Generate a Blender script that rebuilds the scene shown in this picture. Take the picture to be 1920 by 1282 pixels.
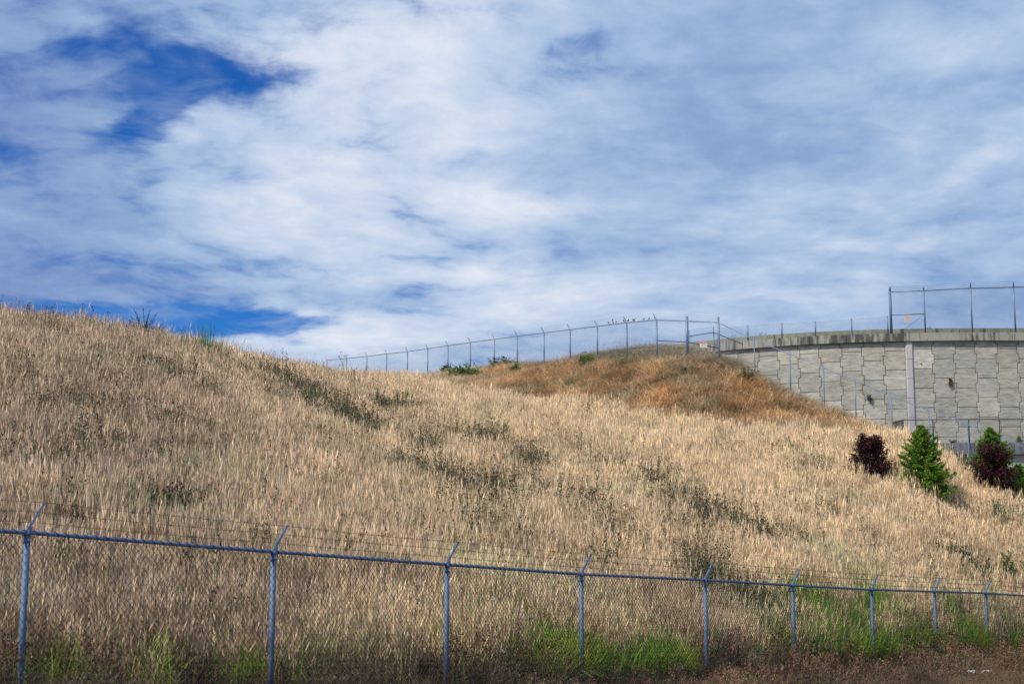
import bpy, math, random
import numpy as np
from mathutils import Vector, Matrix
R = math.radians
random.seed(7); rng = np.random.default_rng(11)
S = bpy.context.scene
for o in list(bpy.data.objects): bpy.data.objects.remove(o)
COL = S.collection

# ------------------------------------------------------------------ camera
F = 3200.0                      # focal length in photo pixels (1920 wide)
PITCH = math.atan(534.0 / F)
cam = bpy.data.cameras.new('camera'); camo = bpy.data.objects.new('camera', cam); COL.objects.link(camo)
cam.sensor_width = 36; cam.lens = 36 * F / 1920; cam.clip_start = 0.1; cam.clip_end = 6000
camo.location = (0, 0, 0); camo.rotation_euler = (R(90) + PITCH, 0, 0)
S.camera = camo
S.render.resolution_x = 1024; S.render.resolution_y = 683
S.view_settings.view_transform = 'Standard'; S.view_settings.look = 'None'
S.view_settings.exposure = 0.0; S.view_settings.gamma = 1
# ------------------------------------------------------------------ node helpers
class NT:
    def __init__(s, tree): s.t = tree; s.n = tree.nodes; s.l = tree.links
    def new(s, kind, **kw):
        nd = s.n.new(kind)
        for k, v in kw.items(): setattr(nd, k, v)
        return nd
    def put(s, sock, v):
        if isinstance(v, bpy.types.NodeSocket): s.l.new(v, sock)
        elif v is not None:
            if sock.type == 'RGBA' and len(v) == 3: v = (*v, 1)
            sock.default_value = v
    def m(s, op, a, b=None, c=None, clamp=False):
        nd = s.new('ShaderNodeMath', operation=op, use_clamp=clamp)
        s.put(nd.inputs[0], a)
        if b is not None: s.put(nd.inputs[1], b)
        if c is not None: s.put(nd.inputs[2], c)
        return nd.outputs[0]
    def vm(s, op, a, b=None, out=0):
        nd = s.new('ShaderNodeVectorMath', operation=op); s.put(nd.inputs[0], a)
        if b is not None: s.put(nd.inputs[1], b)
        return nd.outputs[out]
    def mix(s, f, a, b, blend='MIX'):
        nd = s.new('ShaderNodeMix', data_type='RGBA', blend_type=blend)
        s.put(nd.inputs[0], f); s.put(nd.inputs[6], a); s.put(nd.inputs[7], b); return nd.outputs[2]
    def noise(s, vec, scale, detail=4, rough=.5, dist=0, out=0, lac=2.0):
        nd = s.new('ShaderNodeTexNoise'); s.put(nd.inputs['Vector'], vec)
        nd.inputs['Scale'].default_value = scale; nd.inputs['Detail'].default_value = detail
        nd.inputs['Roughness'].default_value = rough; nd.inputs['Distortion'].default_value = dist
        nd.inputs['Lacunarity'].default_value = lac
        return nd.outputs[out]
    def ramp(s, f, a, b, smooth=True):
        nd = s.new('ShaderNodeMapRange', interpolation_type='SMOOTHSTEP' if smooth else 'LINEAR')
        s.put(nd.inputs[0], f); s.put(nd.inputs[1], a); s.put(nd.inputs[2], b); return nd.outputs[0]
    def mapping(s, vec, scale=(1,1,1), loc=(0,0,0), rot=(0,0,0)):
        nd = s.new('ShaderNodeMapping'); s.put(nd.inputs[0], vec)
        nd.inputs['Scale'].default_value = scale; nd.inputs['Location'].default_value = loc; nd.inputs['Rotation'].default_value = rot
        return nd.outputs[0]

def pix_dir(u, v):              # where a point of the photo lies: horizontal ratio X/Y, vertical ratio Z/Y
    a = (u - 960) / F; b = (641 - v) / F
    yy = math.cos(PITCH) - b * math.sin(PITCH)
    return a / yy, (math.sin(PITCH) + b * math.cos(PITCH)) / yy
def at(u, v, Y):
    t, s = pix_dir(u, v); return Vector((t * Y, Y, s * Y))

# ------------------------------------------------------------------ sky and sun
SUN_EL, SUN_AZ = R(48), R(-128)          # azimuth measured from +Y towards +X: high, from behind on the left
W = bpy.data.worlds.new('World'); S.world = W; W.use_nodes = True
W.cycles.sampling_method = 'MANUAL'; W.cycles.sample_map_resolution = 512
n = NT(W.node_tree); n.n.clear()
sky = n.new('ShaderNodeTexSky', sky_type='NISHITA', sun_disc=False)
sky.sun_elevation = SUN_EL; sky.sun_rotation = SUN_AZ; sky.altitude = 600; sky.air_density = 1.0; sky.dust_density = 0.3; sky.ozone_density = 2.5
tc = n.new('ShaderNodeTexCoord').outputs['Generated']
sep = n.new('ShaderNodeSeparateXYZ'); n.l.new(tc, sep.inputs[0])
dx, dy, dz = sep.outputs
up = n.m('MAXIMUM', dz, 0.0)
den = n.m('ADD', up, 0.15)
comb = n.new('ShaderNodeCombineXYZ'); n.put(comb.inputs[0], n.m('DIVIDE', dx, den)); n.put(comb.inputs[1], n.m('DIVIDE', dy, den))
P = comb.outputs[0]              # the cloud layer seen in perspective
ady = n.m('MAXIMUM', n.m('ABSOLUTE', dy), 0.05)
az = n.m('DIVIDE', dx, ady); el = n.m('DIVIDE', dz, ady)      # position on the sky, to say where the gaps lie
warp = n.noise(P, 1.6, 4, .55, out=1)
wv = n.vm('SCALE', n.vm('SUBTRACT', warp, (.5, .5, .5)), None); wv.node.inputs['Scale'].default_value = .34
Pw = n.vm('ADD', n.mapping(P, rot=(0, 0, R(-9))), wv)
big = n.noise(Pw, 1.5, 5, .5)
fine = n.noise(n.mapping(Pw, scale=(1.15, 1.0, 1), loc=(3.1, 7.7, 0)), 4.6, 9, .58)
wisp = n.noise(n.mapping(P, scale=(1.6, 1.5, 1), loc=(1.1, 2.7, 0), rot=(0, 0, R(14))), 9.5, 6, .55, .2)
# band of stretched streaks low on the sky
def blob(u, v, ru, rv, amp, rot=0):
    t0, s0 = pix_dir(u, v)
    a = n.m('SUBTRACT', az, t0); b = n.m('SUBTRACT', el, s0)
    c, s_ = math.cos(R(rot)), math.sin(R(rot))
    a2 = n.m('ADD', n.m('MULTIPLY', a, c * F / ru), n.m('MULTIPLY', b, -s_ * F / ru))
    b2 = n.m('ADD', n.m('MULTIPLY', a, s_ * F / rv), n.m('MULTIPLY', b, c * F / rv))
    r2 = n.m('ADD', n.m('MULTIPLY', a2, a2), n.m('MULTIPLY', b2, b2))
    return n.m('MULTIPLY', n.m('EXPONENT', n.m('MULTIPLY', r2, -1.0)), amp)
def total(lst):
    s_ = lst[0]
    for x in lst[1:]: s_ = n.m('ADD', s_, x)
    return s_
gap = total([blob(410, 125, 150, 62, .66, 6), blob(315, 195, 95, 66, .66, -30), blob(250, 240, 90, 45, .34), blob(150, 60, 150, 60, .34, -10), blob(620, 50, 110, 45, .40, -5),
             blob(850, 20, 130, 34, .34), blob(700, 125, 80, 24, .24), blob(60, 160, 140, 60, .10), blob(530, 110, 60, 50, .2),
             blob(60, 594, 340, 30, .95, -1), blob(430, 612, 260, 24, .85, -3), blob(1350, 320, 480, 380, -.22), blob(620, 638, 120, 10, .2), blob(700, 570, 150, 40, -.25), blob(100, 470, 250, 50, .24, 4), blob(100, 260, 220, 60, .10), blob(20, 330, 120, 60, .30),
             blob(1420, 200, 90, 60, .16), blob(-500, 300, 300, 260, .35), blob(2300, 200, 260, 300, .3)])
veil = n.noise(n.mapping(Pw, scale=(1.0, 1.5, 1), loc=(9.3, 1.7, 0), rot=(0, 0, R(-16))), 7.0, 7, .58, .1)
dens = n.m('ADD', n.m('ADD', n.m('MULTIPLY', n.m('SUBTRACT', big, .5), .9), n.m('ADD', n.m('MULTIPLY', n.m('SUBTRACT', fine, .5), 2.0), n.m('ADD', n.m('MULTIPLY', n.m('SUBTRACT', wisp, .5), .55), n.m('MULTIPLY', n.m('SUBTRACT', veil, .5), 1.1)))), .70)
dens = n.m('SUBTRACT', dens, n.m('MULTIPLY', gap, 1.15))
cover = n.ramp(dens, -.16, .62)
cover = n.m('MAXIMUM', cover, n.m('MULTIPLY', n.ramp(veil, .38, .72), .42))
# light and shade within the cloud layer
lit = total([blob(760, 330, 420, 420, .33), blob(930, 560, 420, 70, .16), blob(620, 640, 300, 30, .16), blob(650, 180, 240, 160, .08),
             blob(1780, 100, 150, 70, .14, 25), blob(1560, 480, 200, 110, .14), blob(960, 60, 420, 120, .06), blob(1000, 390, 170, 40, .12), blob(1000, 530, 150, 30, .12), blob(330, 350, 330, 60, .08, 8)])
dark = total([blob(-60, 380, 420, 420, .12), blob(1150, 330, 160, 60, .12, 10), blob(640, 555, 330, 22, .16), blob(130, 540, 300, 90, .16), blob(1900, 200, 150, 130, .14), blob(40, 300, 260, 300, .26), blob(1420, 230, 180, 110, .12), blob(1250, 540, 260, 60, .03), blob(1950, 560, 260, 90, .14), blob(1700, 330, 120, 60, .05)])
lum = n.m('ADD', n.m('MULTIPLY', n.m('SUBTRACT', fine, .5), 1.0), n.m('ADD', n.m('MULTIPLY', n.m('SUBTRACT', big, .5), .9), n.m('MULTIPLY', n.m('SUBTRACT', wisp, .5), .30)))
lum = n.m('ADD', lum, n.m('MULTIPLY', n.m('SUBTRACT', veil, .5), .35))
lum = n.m('ADD', n.m('ADD', lum, .41), n.m('SUBTRACT', lit, dark))
shade = n.ramp(lum, 0.0, .98, smooth=False)
ccol = n.new('ShaderNodeValToRGB'); n.put(ccol.inputs[0], shade)
e = ccol.color_ramp.elements
e[0].position = 0; e[0].color = (.19, .29, .56, 1)
e[1].position = 1; e[1].color = (.80, .84, .92, 1)
for p, c in ((.3, (.27, .405, .655)), (.55, (.42, .55, .77)), (.78, (.60, .69, .85))):
    x = e.new(p); x.color = (*c, 1)
cloud = n.vm('SCALE', ccol.outputs[0], None); cloud.node.inputs['Scale'].default_value = 10.0
hs = n.new('ShaderNodeHueSaturation'); n.put(hs.inputs['Color'], sky.outputs[0]); hs.inputs['Saturation'].default_value = 1.25; hs.inputs['Value'].default_value = 1.0; hs.inputs['Hue'].default_value = .505
blue = n.mix(1.0, hs.outputs[0], (.20, .60, 1.05), 'MULTIPLY')
skyc = n.mix(cover, blue, cloud)
below = n.ramp(dz, -.02, .0)
skyc = n.mix(below, (1.5, 1.3, 1.1), skyc)
bg = n.new('ShaderNodeBackground'); n.put(bg.inputs[0], skyc); bg.inputs[1].default_value = 0.1
wo = n.new('ShaderNodeOutputWorld'); n.l.new(bg.outputs[0], wo.inputs[0])

sun = bpy.data.lights.new('sun', 'SUN'); suno = bpy.data.objects.new('sun', sun); COL.objects.link(suno)
sun.energy = 4.2; sun.angle = R(2.0); sun.color = (1, .90, .76)
sd = Vector((math.sin(SUN_AZ) * math.cos(SUN_EL), math.cos(SUN_AZ) * math.cos(SUN_EL), math.sin(SUN_EL)))
suno.rotation_euler = sd.to_track_quat('Z', 'Y').to_euler(); suno.location = sd * 50 + Vector((0, 20, 30))

# ------------------------------------------------------------------ materials
def mat(name, col, rough=.8, metal=0.0, build=None, spec=.3):
    m_ = bpy.data.materials.new(name); m_.use_nodes = True
    q = NT(m_.node_tree); b = q.n['Principled BSDF']
    b.inputs['Base Color'].default_value = (*col, 1); b.inputs['Roughness'].default_value = rough; b.inputs['Metallic'].default_value = metal
    b.inputs['Specular IOR Level'].default_value = spec
    if build: build(q, b)
    return m_
def pos(q): return q.new('ShaderNodeNewGeometry').outputs['Position']
def bump(q, b, h, strength=.4, dist=.02):
    nd = q.new('ShaderNodeBump'); q.put(nd.inputs['Height'], h); nd.inputs['Strength'].default_value = strength; nd.inputs['Distance'].default_value = dist
    q.l.new(nd.outputs[0], b.inputs['Normal'])
def vary(c1, c2, scale, sc=(1, 1, 1), detail=5, bmp=0):
    def f(q, b):
        x = q.noise(q.mapping(pos(q), scale=sc), scale, detail, .6)
        q.put(b.inputs['Base Color'], q.mix(q.ramp(x, .3, .7), c1, c2))
        if bmp: bump(q, b, x, .5, bmp)
    return f
def m_galv(q, b):
    x = q.noise(pos(q), 9, 5, .6); y = q.noise(q.mapping(pos(q), scale=(1, 1, .15)), 30, 3, .6)
    c = q.mix(q.ramp(x, .3, .75), (.085, .15, .28), (.19, .28, .43))  # bluish base colour paints in the sky that the steel reflects
    c = q.mix(q.m('MULTIPLY', q.ramp(y, .6, .8), .35), c, (.30, .27, .25))
    q.put(b.inputs['Base Color'], c); q.put(b.inputs['Roughness'], q.ramp(x, -.9, 1.3))
M = {}
M['galv'] = mat('galvanised_steel', (.3, .4, .5), .45, .45, m_galv, .5)
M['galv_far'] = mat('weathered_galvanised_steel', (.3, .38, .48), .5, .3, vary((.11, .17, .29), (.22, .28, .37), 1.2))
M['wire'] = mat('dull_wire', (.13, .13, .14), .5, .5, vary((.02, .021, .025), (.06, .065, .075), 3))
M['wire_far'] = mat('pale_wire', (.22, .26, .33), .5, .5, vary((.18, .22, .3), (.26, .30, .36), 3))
M['barb'] = mat('rusty_barbed_wire', (.09, .06, .05), .7, .3, vary((.07, .045, .04), (.16, .13, .12), 5))
M['arm_far'] = M['galv_far']
M['black'] = mat('black_coated_steel', (.02, .022, .03), .5, 0, vary((.015, .016, .022), (.035, .035, .045), 4))
def m_soil(q, b):
    x = q.noise(pos(q), 2.2, 7, .65); y = q.noise(q.mapping(pos(q), scale=(1, 1, .3)), 24, 5, .7)
    c = q.mix(q.ramp(x, .3, .7), (.10, .068, .040), (.20, .14, .085))
    c = q.mix(q.ramp(y, .45, .7), c, (.27, .195, .12)); q.put(b.inputs['Base Color'], c)
    bump(q, b, y, .9, .06)
M['soil'] = mat('dry_soil_and_litter', (.12, .08, .05), .95, 0, m_soil)
def m_plant(mult=1.0, trans=.0, nsc=.25, lo=.72, hi=1.22):
    def f(q, b):
        a = q.new('ShaderNodeAttribute', attribute_name='shade'); a.attribute_type = 'GEOMETRY'
        t_ = q.new('ShaderNodeAttribute', attribute_name='tint'); t_.attribute_type = 'INSTANCER'
        c = q.mix(1.0, a.outputs['Color'], t_.outputs['Color'], 'MULTIPLY')
        x = q.noise(q.mapping(pos(q), scale=(1, 1, .25)), nsc * 4, 4, .6)
        k = q.new('ShaderNodeMapRange'); q.put(k.inputs[0], x); k.inputs[1].default_value = .3; k.inputs[2].default_value = .7; k.inputs[3].default_value = lo * mult; k.inputs[4].default_value = hi * mult
        c2 = q.vm('SCALE', c, None); q.put(c2.node.inputs['Scale'], k.outputs[0])
        q.put(b.inputs['Base Color'], c2)
        df = q.new('ShaderNodeBsdfDiffuse'); q.put(df.inputs[0], c2); q.l.new(df.outputs[0], q.n['Material Output'].inputs[0])
    return f
M['grass'] = mat('dry_grass_stalks', (.5, .4, .25), .75, 0, m_plant(trans=.25))
M['weed'] = mat('weed_leaves', (.1, .1, .05), .8, 0, m_plant(trans=.15))
def m_leaf(q, b):
    a = q.new('ShaderNodeAttribute', attribute_name='shade')
    q.put(b.inputs['Base Color'], a.outputs['Color'])
    tr = q.new('ShaderNodeBsdfTranslucent'); q.put(tr.inputs[0], a.outputs['Color'])
    ms = q.new('ShaderNodeMixShader'); ms.inputs[0].default_value = .25
    q.l.new(b.outputs[0], ms.inputs[1]); q.l.new(tr.outputs[0], ms.inputs[2])
    q.l.new(ms.outputs[0], q.n['Material Output'].inputs[0])
M['leaf'] = mat('leaves', (.1, .1, .05), .65, 0, m_leaf)
M['bark'] = mat('bark', (.08, .05, .035), .9, 0, vary((.05, .032, .025), (.13, .09, .06), 20, (1, 1, .3), bmp=.01))
def m_panel(q, b):
    a = q.new('ShaderNodeAttribute', attribute_name='shade')
    p_ = pos(q)
    ridge = q.noise(q.mapping(p_, scale=(.8, .8, 3.2)), 1.5, 8, .7, .5)
    bl = q.noise(p_, .35, 5, .6); sp = q.noise(p_, 9, 4, .7)
    c = q.mix(1.0, a.outputs['Color'], q.mix(q.ramp(ridge, .35, .65), (.72, .72, .71), (1.16, 1.16, 1.13)), 'MULTIPLY')
    c = q.mix(q.m('MULTIPLY', q.ramp(bl, .5, .72), .35), c, (.25, .25, .20))
    c = q.mix(q.m('MULTIPLY', q.ramp(sp, .6, .8), .3), c, (.20, .20, .18))
    q.put(b.inputs['Base Color'], c); bump(q, b, ridge, .55, .05)
M['panel'] = mat('split_face_concrete', (.35, .35, .33), .9, 0, m_panel)
def m_coping(q, b):
    p_ = pos(q)
    st = q.noise(q.mapping(p_, scale=(2.0, 2.0, .22)), 1.3, 8, .72); big_ = q.noise(p_, .12, 4, .6); sp = q.noise(p_, 5, 5, .7)
    uv = q.new('ShaderNodeAttribute', attribute_name='shade').outputs['Color']       # top of the face = 1
    k = q.m('ADD', q.m('ADD', st, q.m('MULTIPLY', q.m('SUBTRACT', big_, .5), .9)), q.m('MULTIPLY', q.m('SUBTRACT', q.new('ShaderNodeSeparateColor').outputs[0], .5), .0))
    c = q.mix(q.ramp(sp, .3, .7), (.30, .305, .265), (.38, .38, .34))
    c = q.mix(q.ramp(k, .49, .66), c, (.085, .088, .08))
    q.put(b.inputs['Base Color'], c); bump(q, b, sp, .3, .02)
M['coping'] = mat('streaked_concrete', (.3, .3, .27), .9, 0, m_coping)
def m_parapet(q, b):
    p_ = pos(q)
    st = q.noise(q.mapping(p_, scale=(1.5, 1.5, .4)), 1.2, 6, .65); sp = q.noise(p_, 4, 5, .7)
    c = q.mix(q.ramp(st, .35, .65), (.30, .31, .24), (.20, .205, .15)); c = q.mix(q.m('MULTIPLY', q.ramp(sp, .5, .75), .6), c, (.10, .11, .07))
    q.put(b.inputs['Base Color'], c)
M['parapet'] = mat('mossy_concrete', (.28, .28, .22), .9, 0, m_parapet)
M['pilaster'] = mat('smooth_concrete', (.45, .44, .45), .85, 0, vary((.40, .395, .41), (.52, .51, .52), 1.2, (1, 1, .4)))
M['joint'] = mat('dark_joint_filler', (.045, .05, .055), .95, 0, vary((.035, .04, .045), (.07, .075, .075), 2))  # dark tone of the wall joints and the backing behind the panels
M['ledge'] = mat('stained_ledge_concrete', (.15, .16, .19), .9, 0, vary((.075, .085, .11), (.22, .23, .26), 1.4, (1.6, 1.6, .25)))
M['lowwall'] = mat('pale_lower_concrete', (.38, .38, .35), .9, 0, vary((.33, .33, .30), (.42, .42, .39), .8, (1, 1, 2)))
M['asphalt'] = mat('asphalt', (.05, .05, .05), .9, 0, vary((.04, .04, .042), (.065, .065, .065), 3))
M['sign_white'] = mat('white_sign_sheet', (.78, .76, .74), .5, 0, vary((.70, .67, .66), (.82, .80, .79), 3))
M['sign_red'] = mat('red_sign_paint', (.62, .05, .09), .5, 0, vary((.55, .04, .08), (.70, .09, .13), 3))
M['sign_beige'] = mat('faded_sign_sheet', (.62, .52, .47), .6, 0, vary((.60, .53, .49), (.70, .63, .58), 4))
M['sign_orange'] = mat('faded_orange_print', (.55, .25, .15), .6, 0, vary((.56, .36, .29), (.62, .42, .33), 5))
M['bird'] = mat('dark_feathers', (.015, .014, .016), .6, 0, vary((.010, .010, .013), (.03, .027, .027), 40))
M['beak'] = mat('dark_beak', (.03, .028, .02), .5, 0, vary((.02, .02, .02), (.05, .045, .03), 60))
M['plastic'] = mat('white_plastic', (.75, .75, .76), .5, 0, vary((.50, .49, .48), (.70, .69, .68), 8))

# ------------------------------------------------------------------ mesh helpers
class MB:
    def __init__(s): s.v = []; s.f = []; s.c = []
    def quad(s, *p, col=None):
        i = len(s.v); s.v += [tuple(x) for x in p]; s.f.append(tuple(range(i, i + len(p)))); s.c.append(col)
    def box(s, c, d, rz=0, col=None):
        cx, cy, cz = c; hx, hy, hz = d[0]/2, d[1]/2, d[2]/2; i = len(s.v); ca, sa = math.cos(rz), math.sin(rz)
        for z in (-hz, hz):
            for x, y in ((-hx, -hy), (hx, -hy), (hx, hy), (-hx, hy)):
                s.v.append((cx + x*ca - y*sa, cy + x*sa + y*ca, cz + z))
        for f in ((3,2,1,0), (4,5,6,7), (0,1,5,4), (1,2,6,5), (2,3,7,6), (3,0,4,7)):
            s.f.append(tuple(i + k for k in f)); s.c.append(col)
    def tube(s, pts, r, sides=8, caps=True, col=None):
        pts = [Vector(p) for p in pts]; N = len(pts); rs = r if isinstance(r, (list, tuple)) else [r] * N
        base = len(s.v); prev = None
        for k, p in enumerate(pts):
            d = (pts[min(k+1, N-1)] - pts[max(k-1, 0)]).normalized()
            ref = prev if prev is not None else (Vector((0, 0, 1)) if abs(d.z) < .9 else Vector((1, 0, 0)))
            a = d.cross(ref); a = a.normalized() if a.length > 1e-6 else d.orthogonal().normalized()
            b_ = a.cross(d).normalized(); prev = b_
            for j in range(sides):
                th = 2*math.pi*j/sides; s.v.append(tuple(p + a*math.cos(th)*rs[k] + b_*math.sin(th)*rs[k]))
        for k in range(N-1):
            for j in range(sides):
                j2 = (j+1) % sides
                s.f.append((base+k*sides+j, base+k*sides+j2, base+(k+1)*sides+j2, base+(k+1)*sides+j)); s.c.append(col)
        if caps:
            s.f.append(tuple(base+j for j in range(sides))[::-1]); s.c.append(col)
            s.f.append(tuple(base+(N-1)*sides+j for j in range(sides))); s.c.append(col)
    def build(s, name, m_, parent=None, smooth=False):
        me = bpy.data.meshes.new(name)
        off = parent_world(parent) if parent else Vector((0, 0, 0))
        me.from_pydata([(a-off.x, b-off.y, c-off.z) for a, b, c in s.v], [], s.f); me.materials.append(m_)
        if smooth: me.polygons.foreach_set('use_smooth', [True]*len(me.polygons))
        if any(c is not None for c in s.c):
            at_ = me.color_attributes.new('shade', 'FLOAT_COLOR', 'CORNER'); arr = []
            for f, c in zip(s.f, s.c): arr += [*(c or (1, 1, 1)), 1.0] * len(f)
            at_.data.foreach_set('color', arr)
        o = bpy.data.objects.new(name, me); COL.objects.link(o)
        if parent: o.parent = parent
        return o
def parent_world(o):
    p = Vector((0, 0, 0))
    while o: p += o.location; o = o.parent
    return p
def tag(o, label=None, cat=None, group=None, kind=None):
    if label: o['label'] = label
    if cat: o['category'] = cat
    if group: o['group'] = group
    if kind: o['kind'] = kind
    return o
def thing(name, label, cat, loc=(0, 0, 0), group=None):
    o = bpy.data.objects.new(name, None); COL.objects.link(o); o.location = loc; o.empty_display_size = .3
    return tag(o, label, cat, group)

# ------------------------------------------------------------------ terrain
NP = [(51, 998), (513, 1034), (838, 1058), (1090, 1076), (1322, 1087), (1486, 1097), (1634, 1105), (1752, 1108.5), (1848, 1111.5)]
FH = 1.83
def near_post(k):               # depth of the k-th post of the near fence
    return 18.6 + 3.29 * k
near = {}
for k in range(9):
    Y = near_post(k); p = at(NP[k][0], NP[k][1], Y); near[k] = (p.x, Y, p.z)
near[-1] = (near[0][0]-2.22, near_post(-1), near[0][2] - .02)
for k in range(9, 14): near[k] = (near[8][0]+2.22*(k-8), near_post(k), near[8][2] - .02*(k-8))
near_keys = sorted(near)

HP = [(613, 675), (650, 672), (688, 668), (725, 663.5), (764, 659), (802, 653.5), (840, 648), (882, 642), (927, 636), (970, 630), (1020, 624), (1069, 618), (1120, 611.6), (1175, 605), (1231, 600), (1288, 602), (1347, 604.5),
      (1414, 637), (1481, 664), (1544, 690), (1603, 713), (1671, 742), (1741, 769), (1814, 796), (1877, 820), (1940, 846), (2010, 872)]
HY = [78 + 3.65 * k for k in range(14, 0, -1)] + [78, 77, 76, 75, 73.8, 72.6, 71.4, 70.2, 69, 67.6, 66.4, 65.2, 64]
hill = [at(u, v, Y) for (u, v), Y in zip(HP, HY)]           # top-rail points

def line(pts):                  # pts: (u, v, Y) -> arrays t, Y, z sorted by t
    a = sorted(((at(u, v, Y).x / Y, Y, at(u, v, Y).z) for u, v, Y in pts)); return np.array(a).T
lC = line([(-900, 600, 48), (-400, 590, 49), (0, 637, 50), (150, 648, 52), (300, 671, 55), (430, 697, 60), (600, 722, 72), (700, 733, 80), (800, 744, 82), (870, 756, 79), (1000, 782, 74), (1150, 806, 69),
           (1300, 832, 65), (1450, 852, 62.5), (1600, 868, 61), (1700, 880, 59.5), (1780, 925, 58), (1850, 968, 56.5), (1920, 1003, 55), (2200, 1090, 54), (2900, 1120, 54)])
lF = np.array(sorted((p.x/p.y, p.y, p.z - FH - .02 - .5*float(np.clip((p.x/p.y-.235)/.03, 0, 1))) for p in hill)).T
lF = np.concatenate([np.array([[-.40, lF[1, 0], lF[2, 0]-1.0]]).T, np.array([[-.16, lF[1, 0], lF[2, 0]-.5]]).T, lF, np.array([[.75, 60, 2.0]]).T], axis=1)
lG = line([(-900, 620, 140), (300, 700, 140), (600, 702, 138), (700, 702, 126), (800, 699, 112), (870, 692, 105), (950, 681, 98), (1050, 672, 92), (1170, 660, 88), (1230, 657, 86), (1290, 662, 84), (1350, 674, 80),
           (1414, 722, 78), (1481, 752, 77), (1544, 785, 76), (1603, 812, 75), (1671, 845, 74), (1741, 875, 73), (1814, 905, 72), (1900, 950, 71), (2200, 1060, 70), (2900, 1100, 70)])
nb = np.array([(near[k][0]/near[k][1], near[k][1], near[k][2]-FH-.04) for k in near_keys]).T
nb = np.concatenate([np.array([[-.75, 11.8, nb[2, 0]]]).T, nb, np.array([[.75, 75, nb[2, -1]]]).T], axis=1)
tg = np.arange(-.66, .6601, .002)
yg = np.concatenate([np.arange(1, 150, .35), np.array([155, 170, 200, 300, 600, 1500, 4000])])
ZG = np.zeros((len(tg), len(yg)))
def smooth01(x): x = np.clip(x, 0, 1); return x*x*(3-2*x)
for i, t in enumerate(tg):
    yb, zb = np.interp(t, nb[0], nb[1]), np.interp(t, nb[0], nb[2])
    yc, zc = np.interp(t, lC[0], lC[1]), np.interp(t, lC[0], lC[2])
    yf, zf = np.interp(t, lF[0], lF[1]), np.interp(t, lF[0], lF[2])
    yq, zq = np.interp(t, lG[0], lG[1]), np.interp(t, lG[0], lG[2])
    yf = max(yf, yc + 3); yq = max(yq, yf + 3)
    wr = smooth01((t - .128) / .02)                              # right of the mound the land falls away to the foot of the wall
    zfar = (1-wr) * (18.5 + 3*smooth01(-(t+.05)/.1)*0) + wr * 7.0
    ks = [(1, -1.62), (yb-6, zb-.42), (yb-1.5, zb-.12), (yb, zb), (yb+1.2, zb+.22), (yc, zc)]
    if t > -.1:
        ks.append((yc + 2.2, zc + (.15 if t < .1 else .5)))
    ks += [(yf, zf), (yq, zq), (yq+12, zq + (.6*(1-wr) - 2.5*wr)), (max(124, yq+22), zfar if wr > .5 else zq + .5), (max(150, yq+30), zfar), (4000, zfar-2)]
    ks.sort(); ks = [k for j, k in enumerate(ks) if j == 0 or k[0] - ks[j-1][0] > .2]
    ZG[i] = np.interp(yg, [k[0] for k in ks], [k[1] for k in ks])
def blur(a, r, ax):
    if r < 1: return a
    k = np.ones(2*r+1) / (2*r+1); p = np.pad(a, [(r, r) if j == ax else (0, 0) for j in (0, 1)], mode='edge')
    return np.apply_along_axis(lambda x: np.convolve(x, k, 'valid'), ax, p)
nn = len(yg) - 7
ZG[:, :nn] = blur(blur(ZG[:, :nn], 3, 1), 3, 1); ZG = blur(ZG, 5, 0)
TT, YY = np.meshgrid(tg, yg, indexing='ij'); XX = TT*YY
nz = np.zeros_like(ZG); r2 = np.random.default_rng(5)
for k in range(26):
    wl = 1.2 * 1.17**k; a = r2.uniform(0, math.pi); ph = r2.uniform(0, 6.28)
    nz += .0085 * wl**.75 * np.sin((XX*math.cos(a)+YY*math.sin(a))*2*math.pi/wl + ph) * (1 if wl < 25 else .5)
nz *= np.clip((YY-8)/10, .2, 1) * .8
keep = np.interp(TT[:, 0], nb[0], nb[1])[:, None]
ZG += nz * np.clip(np.abs(YY-keep)/5, .15, 1)
def ground(x, y):
    x = np.asarray(x, float); y = np.asarray(y, float); t = x/np.maximum(y, .5)
    fi = np.clip((t-tg[0])/.002, 0, len(tg)-1.001); i0 = fi.astype(int); fi = fi-i0
    j1 = np.clip(np.searchsorted(yg, y), 1, len(yg)-1); j0 = j1-1; fj = np.clip((y-yg[j0])/(yg[j1]-yg[j0]), 0, 1)
    return (ZG[i0, j0]*(1-fi)+ZG[i0+1, j0]*fi)*(1-fj) + (ZG[i0, j1]*(1-fi)+ZG[i0+1, j1]*fi)*fj
def hit(u, v, y0=8, y1=140):    # where the ground lies at a point of the photo
    t, s = pix_dir(u, v); ys = np.arange(y0, y1, .05); g = ground(t*ys, ys) - s*ys
    k = np.argmax(g > 0) if (g > 0).any() else np.argmax(g)
    Y = ys[k]; return Vector((t*Y, Y, float(ground(t*Y, Y))))
nt, ny = ZG.shape
vv = np.stack([XX, YY, ZG], -1).reshape(-1, 3)
ii, jj = np.meshgrid(np.arange(nt-1), np.arange(ny-1), indexing='ij'); a_ = (ii*ny+jj).ravel()
ff = np.stack([a_, a_+ny, a_+ny+1, a_+1], -1)
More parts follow.
